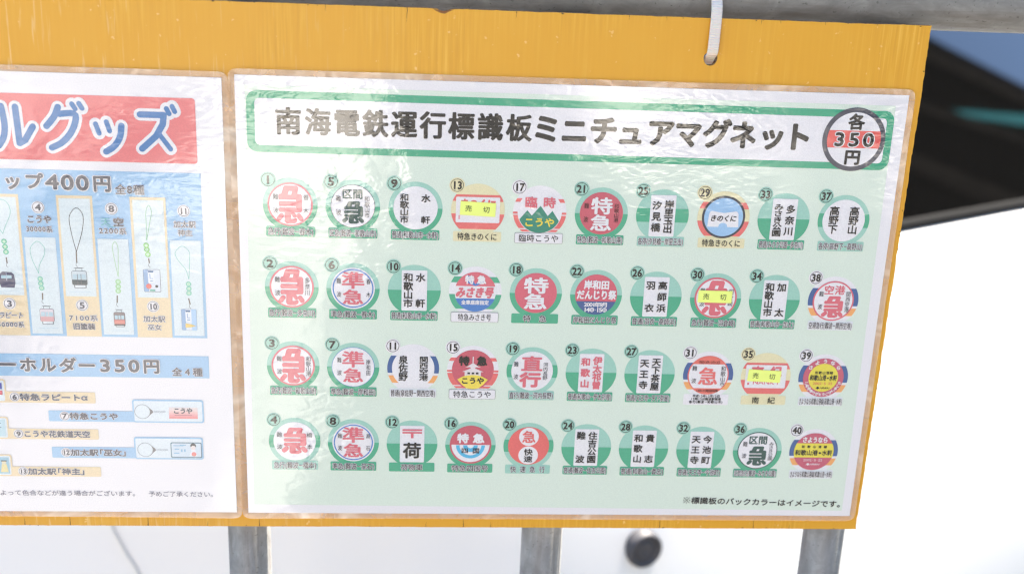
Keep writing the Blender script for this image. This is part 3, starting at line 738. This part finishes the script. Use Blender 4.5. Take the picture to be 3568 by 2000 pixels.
# =====================================================================  left poster
XL0, XL1 = -427.6, -7.8
lp = empty('goods_poster', (-.21, 0, ZB - .297), 'laminated white price poster of phone straps and key rings, left of the pale green poster', 'poster')
paper_sheet(lp, XL0, XL1, -296.8, -2.2)
film_border('film_border', lp, XL0, XL1, -296.8, -2.2, 3.9, [(-8, -2, 40, 1.4), (-8, -297, 60, 2.2)])
HB = (86, 134, 186)
a = Art(); a.rect(-410, -55.7, -24.1, -15.1, (240, 132, 132), 2, 2.0); a.build('heading_panel', lp)
def S_(pts, sm=0):
    STK.append((pts, sm))
STK = []
S_([(-139.6, -23.2), (-138.4, -34), (-139.6, -42), (-143.0, -47.5)], 4)
S_([(-131.3, -23.4), (-130.4, -45.6), (-127, -43.6), (-121.8, -35.2)], 0)
S_([(-106.0, -22.8), (-108.6, -28.6), (-113.6, -34.6)], 4)
S_([(-105.4, -26.9), (-96.6, -26.6), (-96.4, -32), (-99.6, -38.6), (-105, -44.4), (-111.3, -47.8)], 4)
S_([(-97.6, -20.6), (-95.8, -23.6)]); S_([(-93.4, -20.2), (-91.7, -23.2)])
S_([(-84.3, -32.4), (-82.5, -38.2)]); S_([(-77.8, -31.0), (-76.1, -36.6)])
S_([(-68.9, -33.2), (-70.2, -40.2), (-74, -46), (-79.0, -49.4)], 4)
S_([(-57.4, -25.9), (-43.2, -25.9), (-44.0, -31.5), (-48.4, -39), (-57.2, -47.0)], 0)
S_([(-46.6, -37.4), (-40.0, -46.8)]); S_([(-41.4, -21.8), (-39.9, -25.0)]); S_([(-37.9, -20.4), (-36.5, -23.6)])
a = Art()
for p, sm in STK: a.stroke(p, 7.6, WHITE, 3, sm)
for p, sm in STK: a.stroke(p, 3.9 if len(p) > 2 else 3.0, HB, 4, sm)
a.build('heading_lettering', lp)

a = Art(); a.rect(-405, -170.5, -22.6, -61.6, SBLUE, 2)
for i in range(-6, 3):
    x = -66.8 + 44.75 * (i - 2) + 0
    a.rect(x, -170.4, x + 22.0, -77.5, PEACH, 3) if x > -400 else None
a.build('price_panel', lp)
a = Art(); INS = (223, 233, 233)
for k in range(-5, 3):
    x = -65.2 + 44.85 * (k - 2)
    if x > -400: a.rect(x, -143.3, x + 19.0, -79.4, INS, 4)
    x = -43.3 + 44.75 * (k - 2)
    if x > -400: a.rect(x, -168.9, x + 19.0, -104.9, INS, 4)
a.build('photo_ground', lp)
HALO = dict(bold=.42, rings=8)
def htext(a, t, x0, x1, cz, h, off=.012, c=GREY, halo=.34, **kw):
    a.text(t, x0, x1, cz, h, WHITE, 6, bold=halo, rings=8, off=off, **kw); a.text(t, x0, x1, cz, h, c, 7, off=off, **kw)
def hnum(a, s_, cx, cz, r=3.4, d=None, halo=True):
    if halo: a.disc(cx, cz, r + .55, WHITE, 5, 30)
    a.ring(cx, cz, r - .28, r, GREY, 7, 32); k = r / 4.1
    if len(s_) == 1: a.char(s_, cx, cz, 8.6 * k, 7.0 * k, GREY, 7, bold=.22, rings=6)
    else:
        for i, ch in enumerate(s_): a.char(ch, cx + (i - .5) * 3.1 * k, cz, 5.8 * k, 6.6 * k, GREY, 7, bold=.18, rings=6)
a = Art()
for ch, x, z, w_, h_ in (('ッ', -136.8, -69.3, 11.4, 10.6), ('プ', -124.0, -69.0, 11.6, 10.6), ('4', -113.1, -69.2, 16.6, 12.6), ('0', -103.8, -69.3, 16, 13), ('0', -94.7, -69.4, 16, 13), ('円', -82.9, -69.4, 11.6, 10.8)):
    a.char(ch, x, z, w_, h_, WHITE, 6, bold=.95, rings=10)
for ch, x, z, w_, h_ in (('ッ', -136.8, -69.3, 11.4, 10.6), ('プ', -124.0, -69.0, 11.6, 10.6), ('4', -113.1, -69.2, 16.6, 12.6), ('0', -103.8, -69.3, 16, 13), ('0', -94.7, -69.4, 16, 13), ('円', -82.9, -69.4, 11.6, 10.8)):
    a.char(ch, x, z, w_, h_, GREY, 7, bold=.42, rings=8)
htext(a, '全8種', -75.2, -57.4, -72.9, 6.6, off=.018)
for s_, x, z in (('4', -122.8, -85.5), ('8', -78.2, -85.4), ('11', -33.9, -85.8), ('3', -145.6, -149), ('5', -100.5, -149.3), ('10', -56.0, -149.3)): hnum(a, s_, x, z)
htext(a, 'こうや', -130.4, -115.2, -93.1, 5.4, off=.03, slant=.1); htext(a, '30000系', -131.4, -115.0, -99.5, 4.4)
htext(a, '空', -77.8, -71.0, -93.9, 5.8, off=.03); a.text('天', -85.4, -79, -93.7, 5.6, (120, 190, 186), 7, off=.005)
a.stroke([(-82.6, -95.2), (-80.6, -96.9), (-77.8, -97.1), (-75.6, -95.9)], .35, (120, 190, 186), 7, 4)
htext(a, '2200系', -87, -69.6, -99.7, 4.6); htext(a, '加太駅', -40.6, -26.8, -94.4, 4.6); htext(a, '神主', -38.2, -29.0, -99.9, 4.4)
htext(a, 'ラピート', -153, -137.4, -156.8, 4.6, slant=.2, off=.012); htext(a, '50000系', -154.6, -137.4, -163.1, 4.2)
htext(a, '7100系', -109.6, -91.0, -157.9, 4.4); htext(a, '旧塗装', -107.3, -93.2, -163.6, 4.4, off=.03)
htext(a, '加太駅', -62.7, -48.7, -157.7, 4.5); htext(a, '巫女', -60.3, -51.2, -163.4, 4.2, off=.012)
a.build('price_lettering', lp)

GC = (146, 208, 184); GCL = (190, 226, 178)
def strap(kind, loop, beads, bead_c, clip, box_, cord):
    a = Art(); a.stroke(loop, .30 if cord != INK else .38, cord, 5, 6)
    for x, z in beads:
        a.disc(x, z, 1.75, bead_c, 5, 20); a.ring(x, z, .3, .9, (205, 236, 206), 6, 14)
    a.stroke(clip, .8, (120, 108, 100), 5, 3); a.stroke([clip[-1], (clip[-1][0] - .6, clip[-1][1] - 1.8), (clip[-1][0] + .4, clip[-1][1] - 3)], .25, GREY, 5, 3)
    x0, z1, x1, z0 = box_; W_ = x1 - x0; H_ = z1 - z0; cx = (x0 + x1) / 2
    OUT = (98, 104, 112)
    if kind != 'card': a.rect(x0 - 2.0, z0 - 2.6, x1 + 2.0, z0 - 2.4, (190, 212, 226), 5)
    if kind == 'blunt':
        c = (82, 84, 110)
        a.poly([(x0 + .12 * W_, z0), (x1 - .08 * W_, z0), (x1, z0 + .3 * H_), (x1 - .04 * W_, z1 - .18 * H_), (x1 - .2 * W_, z1 - .02 * H_), (x0 + .25 * W_, z1), (x0 + .06 * W_, z1 - .15 * H_), (x0, z0 + .35 * H_)][::1], c, 5)
        a.rect(x0 + .16 * W_, z1 - .42 * H_, x1 - .2 * W_, z1 - .22 * H_, (182, 212, 220), 6, .3); a.rect(cx - .3, z1 - .55 * H_, cx + .1, z1 - .05 * H_, (190, 196, 212), 7)
    elif kind in ('grey', 'pink', 'brown'):
        body, low = {'grey': ((206, 218, 222), (66, 84, 92)), 'pink': ((228, 216, 220), (224, 172, 172)), 'brown': ((142, 130, 130), (226, 140, 130))}[kind]
        a.rect(x0 + .12 * W_, z0, x1 - .08 * W_, z0 + .2 * H_, OUT, 5, .5); a.rect(x0 + .18 * W_, z0 + .03 * H_, x1 - .14 * W_, z0 + .2 * H_, (226, 232, 234), 6, .3)
        a.rect(x0, z0 + .15 * H_, x1, z1 - .14 * H_, OUT, 6, 1.2); a.rect(x0 + .25, z0 + .17 * H_, x1 - .25, z1 - .16 * H_, body, 7, 1.)
        a.rect(x0 + .25, z0 + .17 * H_, x1 - .25, z0 + .42 * H_, low, 8)
        for q in (.10, .42, .66): a.rect(x0 + q * W_, z0 + .46 * H_, x0 + (q + (.26 if q != .42 else .18)) * W_, z0 + .68 * H_, (186, 212, 220), 9, .2)
        if kind == 'grey': a.rect(cx - .13 * W_, z0 + .17 * H_, cx - .1 * W_, z0 + .7 * H_, OUT, 9); a.rect(cx + .1 * W_, z0 + .17 * H_, cx + .13 * W_, z0 + .7 * H_, OUT, 9)
        a.stroke([(cx - .2 * W_, z1 - .14 * H_), (cx - .2 * W_, z1 - .02 * H_), (cx + .2 * W_, z1 - .02 * H_), (cx + .2 * W_, z1 - .14 * H_)], .25, OUT, 5); a.stroke([(cx - .3 * W_, z1), (cx + .3 * W_, z1)], .3, OUT, 5)
        if kind == 'brown': a.rect(x0 + .1, z0 + .08 * H_, x1 - .1, z0 + .18 * H_, (96, 94, 98), 8)
    elif kind == 'card':
        dk = bead_c[0] > 150
        a.rect(x0, z0, x1, z1, OUT if cord == (130, 200, 140) else (176, 192, 204), 5, .9); a.rect(x0 + .2, z0 + .3, x1 - .25, z1 - .2, (226, 232, 240), 6, .8)
        a.rect(x0 + .2, z0 + .3, x0 + .3 * W_, z1 - .2, (150, 180, 214), 7, .6); a.rect(x0 + .28 * W_, z0 + .42 * H_, x0 + .66 * W_, z1 - .08 * H_, (236, 240, 244), 8)
        a.rect(x0 + .30 * W_, z1 - .13 * H_, x0 + .6 * W_, z1 - .06 * H_, (66, 108, 150), 9)
        a.stroke([(x0 + .4 * W_, z1 - .2 * H_), (x0 + .4 * W_, z1 - .4 * H_), (x0 + .56 * W_, z1 - .4 * H_)], .3, (92, 140, 186), 9); a.stroke([(x0 + .4 * W_, z1 - .5 * H_), (x0 + .56 * W_, z1 - .5 * H_)], .4, (92, 140, 186), 9)
        if cord == (130, 200, 140):
            a.disc(x0 + .3 * W_, z0 + .26 * H_, .16 * W_, (238, 120, 110), 9, 18); a.disc(x0 + .76 * W_, z0 + .26 * H_, .09 * W_, (78, 78, 84), 9, 14); a.rect(x0 + .35 * W_, z0 + .04 * H_, x0 + .66 * W_, z0 + .12 * H_, (116, 184, 164), 9)
        else:
            a.poly([(x0 + .26 * W_, z0 + .14 * H_), (x0 + .62 * W_, z0 + .16 * H_), (x0 + .92 * W_, z0 + .22 * H_), (x0 + .62 * W_, z0 + .3 * H_), (x0 + .26 * W_, z0 + .34 * H_)], (240, 206, 120), 9); a.rect(x0 + .66 * W_, z0 + .1, x1 - .2, z1 - .2, (176, 208, 236), 7)
    a.build('strap_picture', lp)
TG = (130, 204, 186); LG = (170, 216, 150)
strap('blunt', [(-145.6, -103), (-150.5, -93), (-149, -84), (-144.4, -81), (-140.6, -84.2), (-140, -90), (-143.6, -98), (-145.6, -103)], [(-145.3, -108), (-145.0, -111.4), (-144.7, -114.8)], (112, 196, 160), [(-144.9, -118.6), (-144.7, -122)], (-150.8, -127.8, -140.7, -138.3), TG)
strap('pink', [(-125.8, -128.5), (-129.2, -119), (-129.6, -112), (-125.2, -107.5), (-121.3, -111), (-121.4, -116), (-124.9, -123), (-125.8, -128.5)], [(-125.2, -132.1), (-125.1, -135.2), (-124.8, -138.2)], GC, [(-124.6, -141.8), (-124.8, -145.6)], (-127.3, -150.2, -118.4, -162.6), TG)
strap('grey', [(-101.5, -113.8), (-103.8, -101), (-104.2, -91), (-99.7, -85.3), (-95.9, -90), (-97, -100), (-101.5, -113.8)], [], GC, [(-101.6, -114), (-101.8, -120.8)], (-105.6, -124.4, -96.1, -137.8), INK)
strap('brown', [(-76.8, -129.6), (-78.4, -118), (-79.1, -110), (-77.4, -106.7), (-75.8, -110), (-76.0, -118), (-76.7, -129.6)], [(-77.0, -133.1), (-77.1, -136.2), (-77.3, -139.2)], (172, 216, 160), [(-78.1, -142.6), (-78.4, -146.8)], (-81.2, -151.8, -74, -163.6), LG)
strap('card', [(-57.8, -105), (-57.4, -96), (-57.2, -87), (-55.3, -82.6), (-53.8, -87), (-55.2, -94), (-57.6, -105)], [(-58.2, -108.6), (-57.9, -111.4), (-57.4, -114.6)], (140, 204, 120), [(-57.1, -117.4), (-56.8, -120)], (-61.1, -124.4, -50.4, -139.5), (130, 200, 140))
strap('card', [(-32.7, -130.4), (-34.4, -124), (-38.8, -118), (-40.4, -112.9), (-36, -108.7), (-31.8, -112), (-31.6, -118), (-32.6, -130.4)], [(-33.0, -133.7), (-32.9, -136.8), (-33, -139.8)], GC, [(-33.3, -143.6), (-32.6, -147.2)], (-38.6, -150.6, -28.7, -165.2), TG)

a = Art(); a.rect(-405, -198.5, -22.4, -183.0, SBLUE, 2)
for L_, bo, c in ((6, .9, WHITE), (7, .40, GREY)):
    for ch, x, w_, h_ in (('ー', -150.4, 12, 11), ('ホ', -137.7, 11.2, 10.6), ('ル', -125.3, 11, 10.8), ('ダ', -112.6, 11.4, 10.6), ('ー', -100.5, 12, 11), ('3', -88.9, 15, 11.6), ('5', -79.6, 15, 11.6), ('0', -70.5, 14.6, 11.8), ('円', -59.3, 11, 10.4)):
        a.char(ch, x, -190.4, w_, h_, c, L_, bold=bo, rings=8)
htext(a, '全4種', -47.2, -25.7, -194.1, 6.2, em=6.4, off=.018)
a.build('keyring_heading', lp)

a = Art()
def entry(x0, x1, z0, z1, c, nums, nx, t, tx0, tx1):
    a.rect(x0, z0, x1, z1, c, 3, .8); zc = (z0 + z1) / 2 + .1
    hnum(a, nums, nx, zc, 2.75); htext(a, t, tx0, tx1, zc, 5.0, off=.024, c=(88, 92, 104), halo=.34)
entry(-156, -96.6, -217.2, -209.4, PEACH, '6', -148.1, '特急ラピートα', -145.0, -101.6)
entry(-127.5, -72, -230.3, -222.6, SBLUE, '7', -117.2, '特急こうや', -114.2, -82.6)
entry(-156, -96.3, -243.3, -235.8, PEACH, '9', -147.8, 'こうや花鉄道天空', -144.8, -101.6)
entry(-127.4, -72, -256.7, -248.8, SBLUE, '12', -118.2, '加太駅「巫女」', -115.4, -78.4)
entry(-156, -96.5, -270.5, -263.3, PEACH, '13', -147.2, '加太駅「神主」', -144.2, -106.4)
a.build('keyring_lettering', lp)
def keyring_box(x0, z0, x1, z1, c, ring, kind):
    a = Art(); a.rect(x0, z0, x1, z1, c, 4, 1.6); a.rect(x0 + 1, z0 + 1, x1 - 1, z1 - 1, (228, 236, 238), 5, 1.)
    if ring:
        cx, cz = ring
        a.ring(cx, cz, 4.9, 5.2, (150, 156, 160), 6, 40); a.ring(cx, cz, 4.6, 4.9, (214, 222, 224), 6, 40)
        a.poly([(cx + 3.2, cz + 3.9), (cx + 6.6, cz + .8), (cx + 7, cz - .4), (cx + 5.6, cz - 1.6), (cx + 2.6, cz - 4.6), (cx + 4.5, cz - 2), (cx + 5, cz + .4), (cx + 4.4, cz + 2.4)][::-1], (132, 130, 132), 7)
        for i in range(5): a.ring(cx + 8 + i * 1.55, cz + .15 * math.sin(i * 2), .45, .75, (172, 180, 188), 6, 12)
        X = cx + 17.2
        if kind == 'pink':
            for i in range(6): a.rect(X, cz - 4.8 + i * 1.35, X + 18.6, cz - 4.8 + (i + 1) * 1.35 + .05, [(240, 150, 150), (240, 166, 166), (240, 182, 180), (240, 198, 194), (238, 212, 208), (236, 222, 218)][i], 6)
            a.text('こうや', X + 2.8, X + 15.4, cz + .9, 4.4, GREY, 7, off=.035, slant=.12); a.rect(X + 3.6, cz - 2.5, X + 15, cz - 2.1, (196, 130, 134), 7)
        else:
            a.rect(X - .6, cz - 5.8, X + 19.8, cz + 5.6, (96, 128, 142), 6, 1); a.rect(X, cz - 5.0, X + 19.3, cz + 5.0, (214, 226, 234), 7, .8)
            for i, (q, z_, w_) in enumerate(((1.4, 2.9, 6.5), (2, .3, 3), (6.2, -1.3, 1), (8.2, -1.3, 1), (1.4, -2.6, 3.6), (5.5, 3.3, 4))): a.rect(X + q, cz + z_, X + q + w_, cz + z_ + .7 + (i in (2, 3)) * 1.3, (150, 190, 216), 8)
            a.disc(X + 14.3, cz + 3.2, 1.9, (78, 82, 90), 8, 18); a.disc(X + 14.3, cz + 1.8, 1.6, (236, 224, 220), 9, 16); a.poly([(X + 11.8, cz - 4), (X + 16.8, cz - 4), (X + 15.4, cz + .6), (X + 13.2, cz + .6)], (240, 240, 244), 8); a.disc(X + 14.6, cz - 2.9, 1.6, (238, 140, 134), 9, 16)
    elif kind == 'rapi': a.rect(x1 - 4.6, z1 - 7, x1 - 2.2, z1 - 2.6, (84, 96, 168), 7); a.rect(x1 - 4.6, z1 - 11, x1 - 2.2, z1 - 8, (232, 120, 130), 7)
    elif kind == 'flower': a.rect(x1 - 9, z0 + 2, x1 - 2, z1 - 2, (196, 222, 228), 6); a.stroke([(x1 - 6, z1 - 5), (x1 - 4.6, z1 - 4.4)], .3, GREY, 7); a.stroke([(x1 - 6, z1 - 8), (x1 - 4.8, z1 - 7.4)], .3, GREY, 7)
    else:
        a.rect(x1 - 9, z0 + 2, x1 - 1.8, z1 - 2, (158, 198, 214), 6); a.poly([(x1 - 7.6, z0 + 3), (x1 - 2.6, z0 + 3), (x1 - 3.6, z0 + 9), (x1 - 6.6, z0 + 9)], (236, 220, 160), 7); a.disc(x1 - 5.1, z0 + 10, 1.4, (232, 216, 180), 8, 14); a.rect(x1 - 7, z0 + 11, x1 - 3.2, z0 + 11.6, (120, 116, 100), 9)
    a.build('keyring_picture', lp)
keyring_box(-73.2, -230.5, -27.0, -214.0, SBLUE, (-66.8, -222.6), 'pink')
keyring_box(-73.6, -257.2, -28.4, -241.0, SBLUE, (-66.4, -250.2), 'card')
keyring_box(-200, -217.2, -153.3, -200.8, PEACH, None, 'rapi')
keyring_box(-200, -243.3, -153.8, -227.4, PEACH, None, 'flower')
keyring_box(-200, -270.5, -153.9, -254.6, PEACH, None, 'priest')
a = Art()
def line(t, x0, x1, z):
    u = (x1 - x0) / len(t)
    for i, ch in enumerate(t): a.char(ch, x0 + u * (i + .5), z - (x0 + u * i + 164) * .0016, u * 1.02, 4.3, (132, 130, 142), 4, off=.004)
line('によって色合などが違う場合がございます。', -168.9, -72.0, -282.8); line('予めご了承ください。', -66.2, -20.4, -282.9)
a.build('footnote', lp)

# =====================================================================  the white vehicle behind
def vehicle():
    root = empty('white_vehicle', (.3, .9, 0), 'white vehicle with a raked dark windscreen parked just behind the railing', 'vehicle')
    M_W = plain('white_car_paint', (.90, .88, .84), .45, 0, .5); 
    # plan line of the windscreen base, right part straight, left part swinging round
    A = Vector((.767, .800)); ang = math.radians(31.3)
    pts = []; s_ = 1.6
    while s_ > -.28: pts.append((A.x + math.cos(ang) * s_, A.y + math.sin(ang) * s_, ang)); s_ -= .08
    x, y, t = pts[-1]
    for i in range(52):
        t = max(t - math.radians(1.5), math.radians(5)); x -= math.cos(t) * .04; y -= math.sin(t) * .04; pts.append((x, y, t))
    pts = pts[::-1]
    prof = [(.000, -.298), (.010, -.301), (.020, -.310), (.030, -.34), (.046, -.40), (.078, -.48), (.110, -.57), (.145, -.68), (.178, -.80), (.195, -.90), (.180, -.95)]
    V = []; F = []; n = len(prof)
    for x, y, t in pts:
        for d, z in prof: V.append((x + math.sin(t) * d, y - math.cos(t) * d, ZB + z))
    for i in range(len(pts) - 1):
        for k in range(n - 1): F.append((i * n + k, (i + 1) * n + k, (i + 1) * n + k + 1, i * n + k + 1)[::-1])
    mesh_obj('body_panel', V, F, M_W, None, root, True)
    # windscreen pane(s): straight right pane, facets to the left
    e = math.radians(WS_TILT); Hh = 1.05
    def up(x, y, t, s_): return (x - math.sin(t) * math.sin(e) * s_, y + math.cos(t) * math.sin(e) * s_, ZB - .296 + math.cos(e) * s_)
    V = []; F = []; sel = [p for p in pts]
    for p in sel:
        for s_ in (.008, Hh): V.append(up(*p, s_))
    for i in range(len(sel) - 1): F.append((2 * i, 2 * i + 2, 2 * i + 3, 2 * i + 1))
    mesh_obj('windscreen', V, F, mat_glass(), None, root, True)
    V, F = tube([Vector(up(*p, .004)) for p in sel], .0085, 12)
    mesh_obj('rubber_gasket', V, F, plain('black_rubber', (.02, .02, .02), .9, spec=.05), None, root, True)
    # roof and side so that it is a closed shell seen from elsewhere
    V = [up(*p, Hh) for p in sel] + [(p[0], 3.6, ZB + .62) for p in sel]; k = len(sel)
    F = [(i, i + 1, k + i + 1, k + i) for i in range(k - 1)]
    mesh_obj('roof_panel', V, F, M_W, None, root, True)
    # round rubber stop / sensor on the wall
    def wall(px, pz):
        for (d0, z0), (d1, z1) in zip(prof, prof[1:]):
            if z1 <= pz <= z0: d = d0 + (d1 - d0) * (pz - z0) / (z1 - z0)
        Q = [(x + math.sin(t) * d, y - math.cos(t) * d, t) for x, y, t in pts]
        for q0, q1 in zip(Q, Q[1:]):
            if q0[0] <= px <= q1[0]:
                f = (px - q0[0]) / (q1[0] - q0[0]); x, y, t = [q0[k] * (1 - f) + q1[k] * f for k in range(3)]
                return Vector((x, y, ZB + pz)), t
    M_R = plain('grey_rubber', (.060, .060, .070), .55)
    for kx, kz in (KNOB,):
        P, t = wall(kx, kz); nrm = Vector((math.sin(t), -math.cos(t), 0)); ux = Vector((math.cos(t), math.sin(t), 0)); uz = Vector((0, 0, 1))
        pr = [(0, .0070), (.0035, .0072), (.0065, .0085), (.0100, .0092), (.0120, .0070), (.0140, .0062), (.0165, .0100), (.0190, .0118), (.0210, .0100), (.0222, .004), (.0224, -.004)]
        V = []; F = []; nn = 40
        for r, h in pr:
            for q in range(nn):
                a_ = 2 * math.pi * q / nn; V.append(tuple(P + nrm * h + ux * r * math.cos(a_) + uz * r * math.sin(a_)))
        for i in range(len(pr) - 1):
            for q in range(nn): F.append((i * nn + q, (i + 1) * nn + q, (i + 1) * nn + (q + 1) % nn, i * nn + (q + 1) % nn))
        mesh_obj('rubber_stop', V, F, M_R, None, root, True)
    # panel gap swinging down on the left
    g = [(-0.2065, -0.4042), (-0.2025, -0.5042), (-0.1982, -0.5164), (-0.192, -0.5282), (-0.1846, -0.5415), (-0.1769, -0.5533), (-0.1681, -0.5634), (-.13, -.64), (-.07, -.68)]
    g = [(x, z) for x, z in catmull(g, 6)]; g = [tuple(sum(g[max(0, min(len(g) - 1, i + k))][q] for k in range(-6, 7)) / 13 for q in (0, 1)) for i in range(len(g))]; path = [wall(x, z)[0] + Vector((0, -.0010, 0)) for x, z in g]
    V, F = tube(path, .0015, 10); mesh_obj('panel_gap', V, F, plain('grey_seam', (.60, .60, .58), .6), None, root, True)
WS_TILT = 40; KNOB = (0.369, -0.5888); KNOB2 = (0.9941, -0.5494)
vehicle()

# =====================================================================  ground and what the glossy surfaces mirror
gm = mat_ground()
V, F = boxv(-60, 60, -60, 60, -.3, 0); tag(mesh_obj('ground', V, F, gm), kind='structure')

def slab(name, poly_, hole, z0, z1, mats, parent):
    T = tessellate_polygon([[Vector((x, y, 0)) for x, y in poly_]] + ([[Vector((x, y, 0)) for x, y in hole]] if hole else []))
    P = poly_ + (hole or []); n = len(P)
    V = [(x, y, z0) for x, y in P] + [(x, y, z1) for x, y in P]
    F = [tuple(t) for t in T] + [tuple(i + n for i in t)[::-1] for t in T]
    m = len(poly_)
    F += [(i, (i + 1) % m, (i + 1) % m + n, i + n) for i in range(m)]
    if hole: F += [(m + i, m + (i + 1) % len(hole), m + (i + 1) % len(hole) + n, m + i + n) for i in range(len(hole))]
    return mesh_obj(name, V, F, mats, None, parent)
# a canopy off to the right, seen mirrored in the windscreen
cn = empty('platform_canopy', (9, -1, 0), 'dark canopy roof with beams, seen mirrored in the windscreen at the right edge', 'canopy')
CD = plain('dark_timber', (.012, .012, .012), .8, var=.3, scale=3); CB = plain('weathered_beam', (.10, .09, .085), .8, var=.25, scale=5)
edge_a, edge_b = (4.6, 2.425), (16.0, 5.32)
slab('roof', [edge_a, (4.6, -9.0), (16.0, -9.0), edge_b], [(6.44, 2.53), (6.70, 2.60), (7.70, 3.01), (7.60, 3.07)], 4.5, 4.512, CD, cn)
def beam(p, q, w_, z0, z1):
    dx, dy = q[0] - p[0], q[1] - p[1]; L = math.hypot(dx, dy); nx, ny = -dy / L * w_ / 2, dx / L * w_ / 2
    slab('beam', [(p[0] - nx, p[1] - ny), (q[0] - nx, q[1] - ny), (q[0] + nx, q[1] + ny), (p[0] + nx, p[1] + ny)], None, z0, z1, CB, cn)
beam((4.62, 2.31), (10.6, 3.91), .07, 4.38, 4.498)
beam((4.63, 1.93), (10.6, 3.78), .05, 4.34, 4.499)
beam((4.62, 1.68), (11, 3.20), .09, 4.36, 4.497)
beam((5.2, 1.80), (7.7, 2.33), .05, 4.40, 4.496)
m_sk, nt_, b_, o_ = newmat('cyan_skylight_sheet'); b_.inputs['Base Color'].default_value = (.22, .72, .74, 1); b_.inputs['Roughness'].default_value = .4
tl = node(nt_, 'BsdfTranslucent'); tl.inputs[0].default_value = (.20, .42, .45, 1); ms = node(nt_, 'MixShader'); ms.inputs[0].default_value = .85
nt_.links.new(b_.outputs[0], ms.inputs[1]); nt_.links.new(tl.outputs[0], ms.inputs[2]); nt_.links.new(ms.outputs[0], o_.inputs[0])
slab('skylight', [(6.42, 2.52), (6.74, 2.59), (7.74, 3.01), (7.62, 3.09)], None, 4.513, 4.518, m_sk, cn)
for x, y in ((4.9, -3), (9.5, -3), (14.5, -3), (9.5, -8)):
    V, F = tube([Vector((x, y, 0)), Vector((x, y, 4.5))], .08, 16); mesh_obj('post', V, F, CB, None, cn, True)
# unseen front, added to bounce warm light and mirror in the laminated film
st = empty('bounce_front', (0, -10.4, 0), 'unseen cream front, added behind the camera to bounce light and mirror in the film', 'reflector')
WALL = plain('cream_render', (.70, .62, .50), .85, var=.08, scale=2); PL = plain('concrete_plinth', (.45, .42, .38), .9, var=.15, scale=6); DK = plain('painted_shade', (.03, .028, .026), .8)
def blk(name, x0, x1, y0, y1, z0, z1, m, p=st):
    V, F = boxv(x0, x1, y0, y1, z0, z1); return mesh_obj(name, V, F, m, None, p)
for x0, x1 in ((-9, -.4), (1.0, 2.6), (4.6, 9)): blk('wall', x0, x1, -10.7, -10.4, .3, 2.5, WALL); blk('plinth', x0, x1, -10.72, -10.36, 0, .299, PL)
blk('wall', -9, 9, -10.7, -10.4, 2.501, 3.6, WALL); blk('dark_sheet', -.4, 1.0, -11.3, -11.2, 0, 2.5, DK); blk('dark_sheet', 2.6, 4.6, -11.3, -11.2, 0, 2.5, DK)  # dark sheets painted as shade in the openings, mirrored dark in the film
blk('roof', -9.4, 9.4, -14, -10.0, 3.601, 3.75, CD)
# unseen slabs, added and placed to make the glare in the laminated film
SLAB = plain('glare_slabs_bright', (.80, .76, .70), .9, var=.08, scale=8)
pv = empty('glare_paving', (-3, -5, 0), None, None); pv['kind'] = 'structure'
rs = random.Random(3)
def slabs(x0, x1, y0, y1, sx=.6, sy=.6, skip=0.):
    nx, ny = max(1, round((x1 - x0) / sx)), max(1, round((y1 - y0) / sy)); sx = (x1 - x0) / nx; sy = (y1 - y0) / ny
    for i in range(nx):
        for j in range(ny):
            if rs.random() < skip: continue
            blk('glare_slab', x0 + i * sx + .006, x0 + (i + 1) * sx - .006, y0 + j * sy + .006, y0 + (j + 1) * sy - .006, .001, .022 + rs.uniform(0, .004), SLAB, pv)
slabs(-1.0, -.16, -9.6, -3.5, .28, .9); SLAB = plain('glare_slabs_mid', (.46, .44, .41), .9, var=.12, scale=8); slabs(-.36, -.14, -3.45, -1.0, .22, .45); slabs(-3.6, -1.55, -8.4, -3.7, .68, .9, .12)  # added slabs; the mid tone tempers their mirrored glare
SLAB = plain('glare_slabs_dim', (.34, .32, .29), .9, var=.12, scale=8); slabs(-4.6, -.38, -3.5, -1.0, .54, .8, .05); SLAB = bpy.data.materials['glare_slabs_bright']; slabs(1.0, 2.0, -8.8, -5.2, .5, .9); slabs(2.4, 3.6, -6.6, -3.0, .6, .9, .25)  # darker added slabs weaken the glare mirrored in the left poster

bpy.data.objects.remove(_fo)
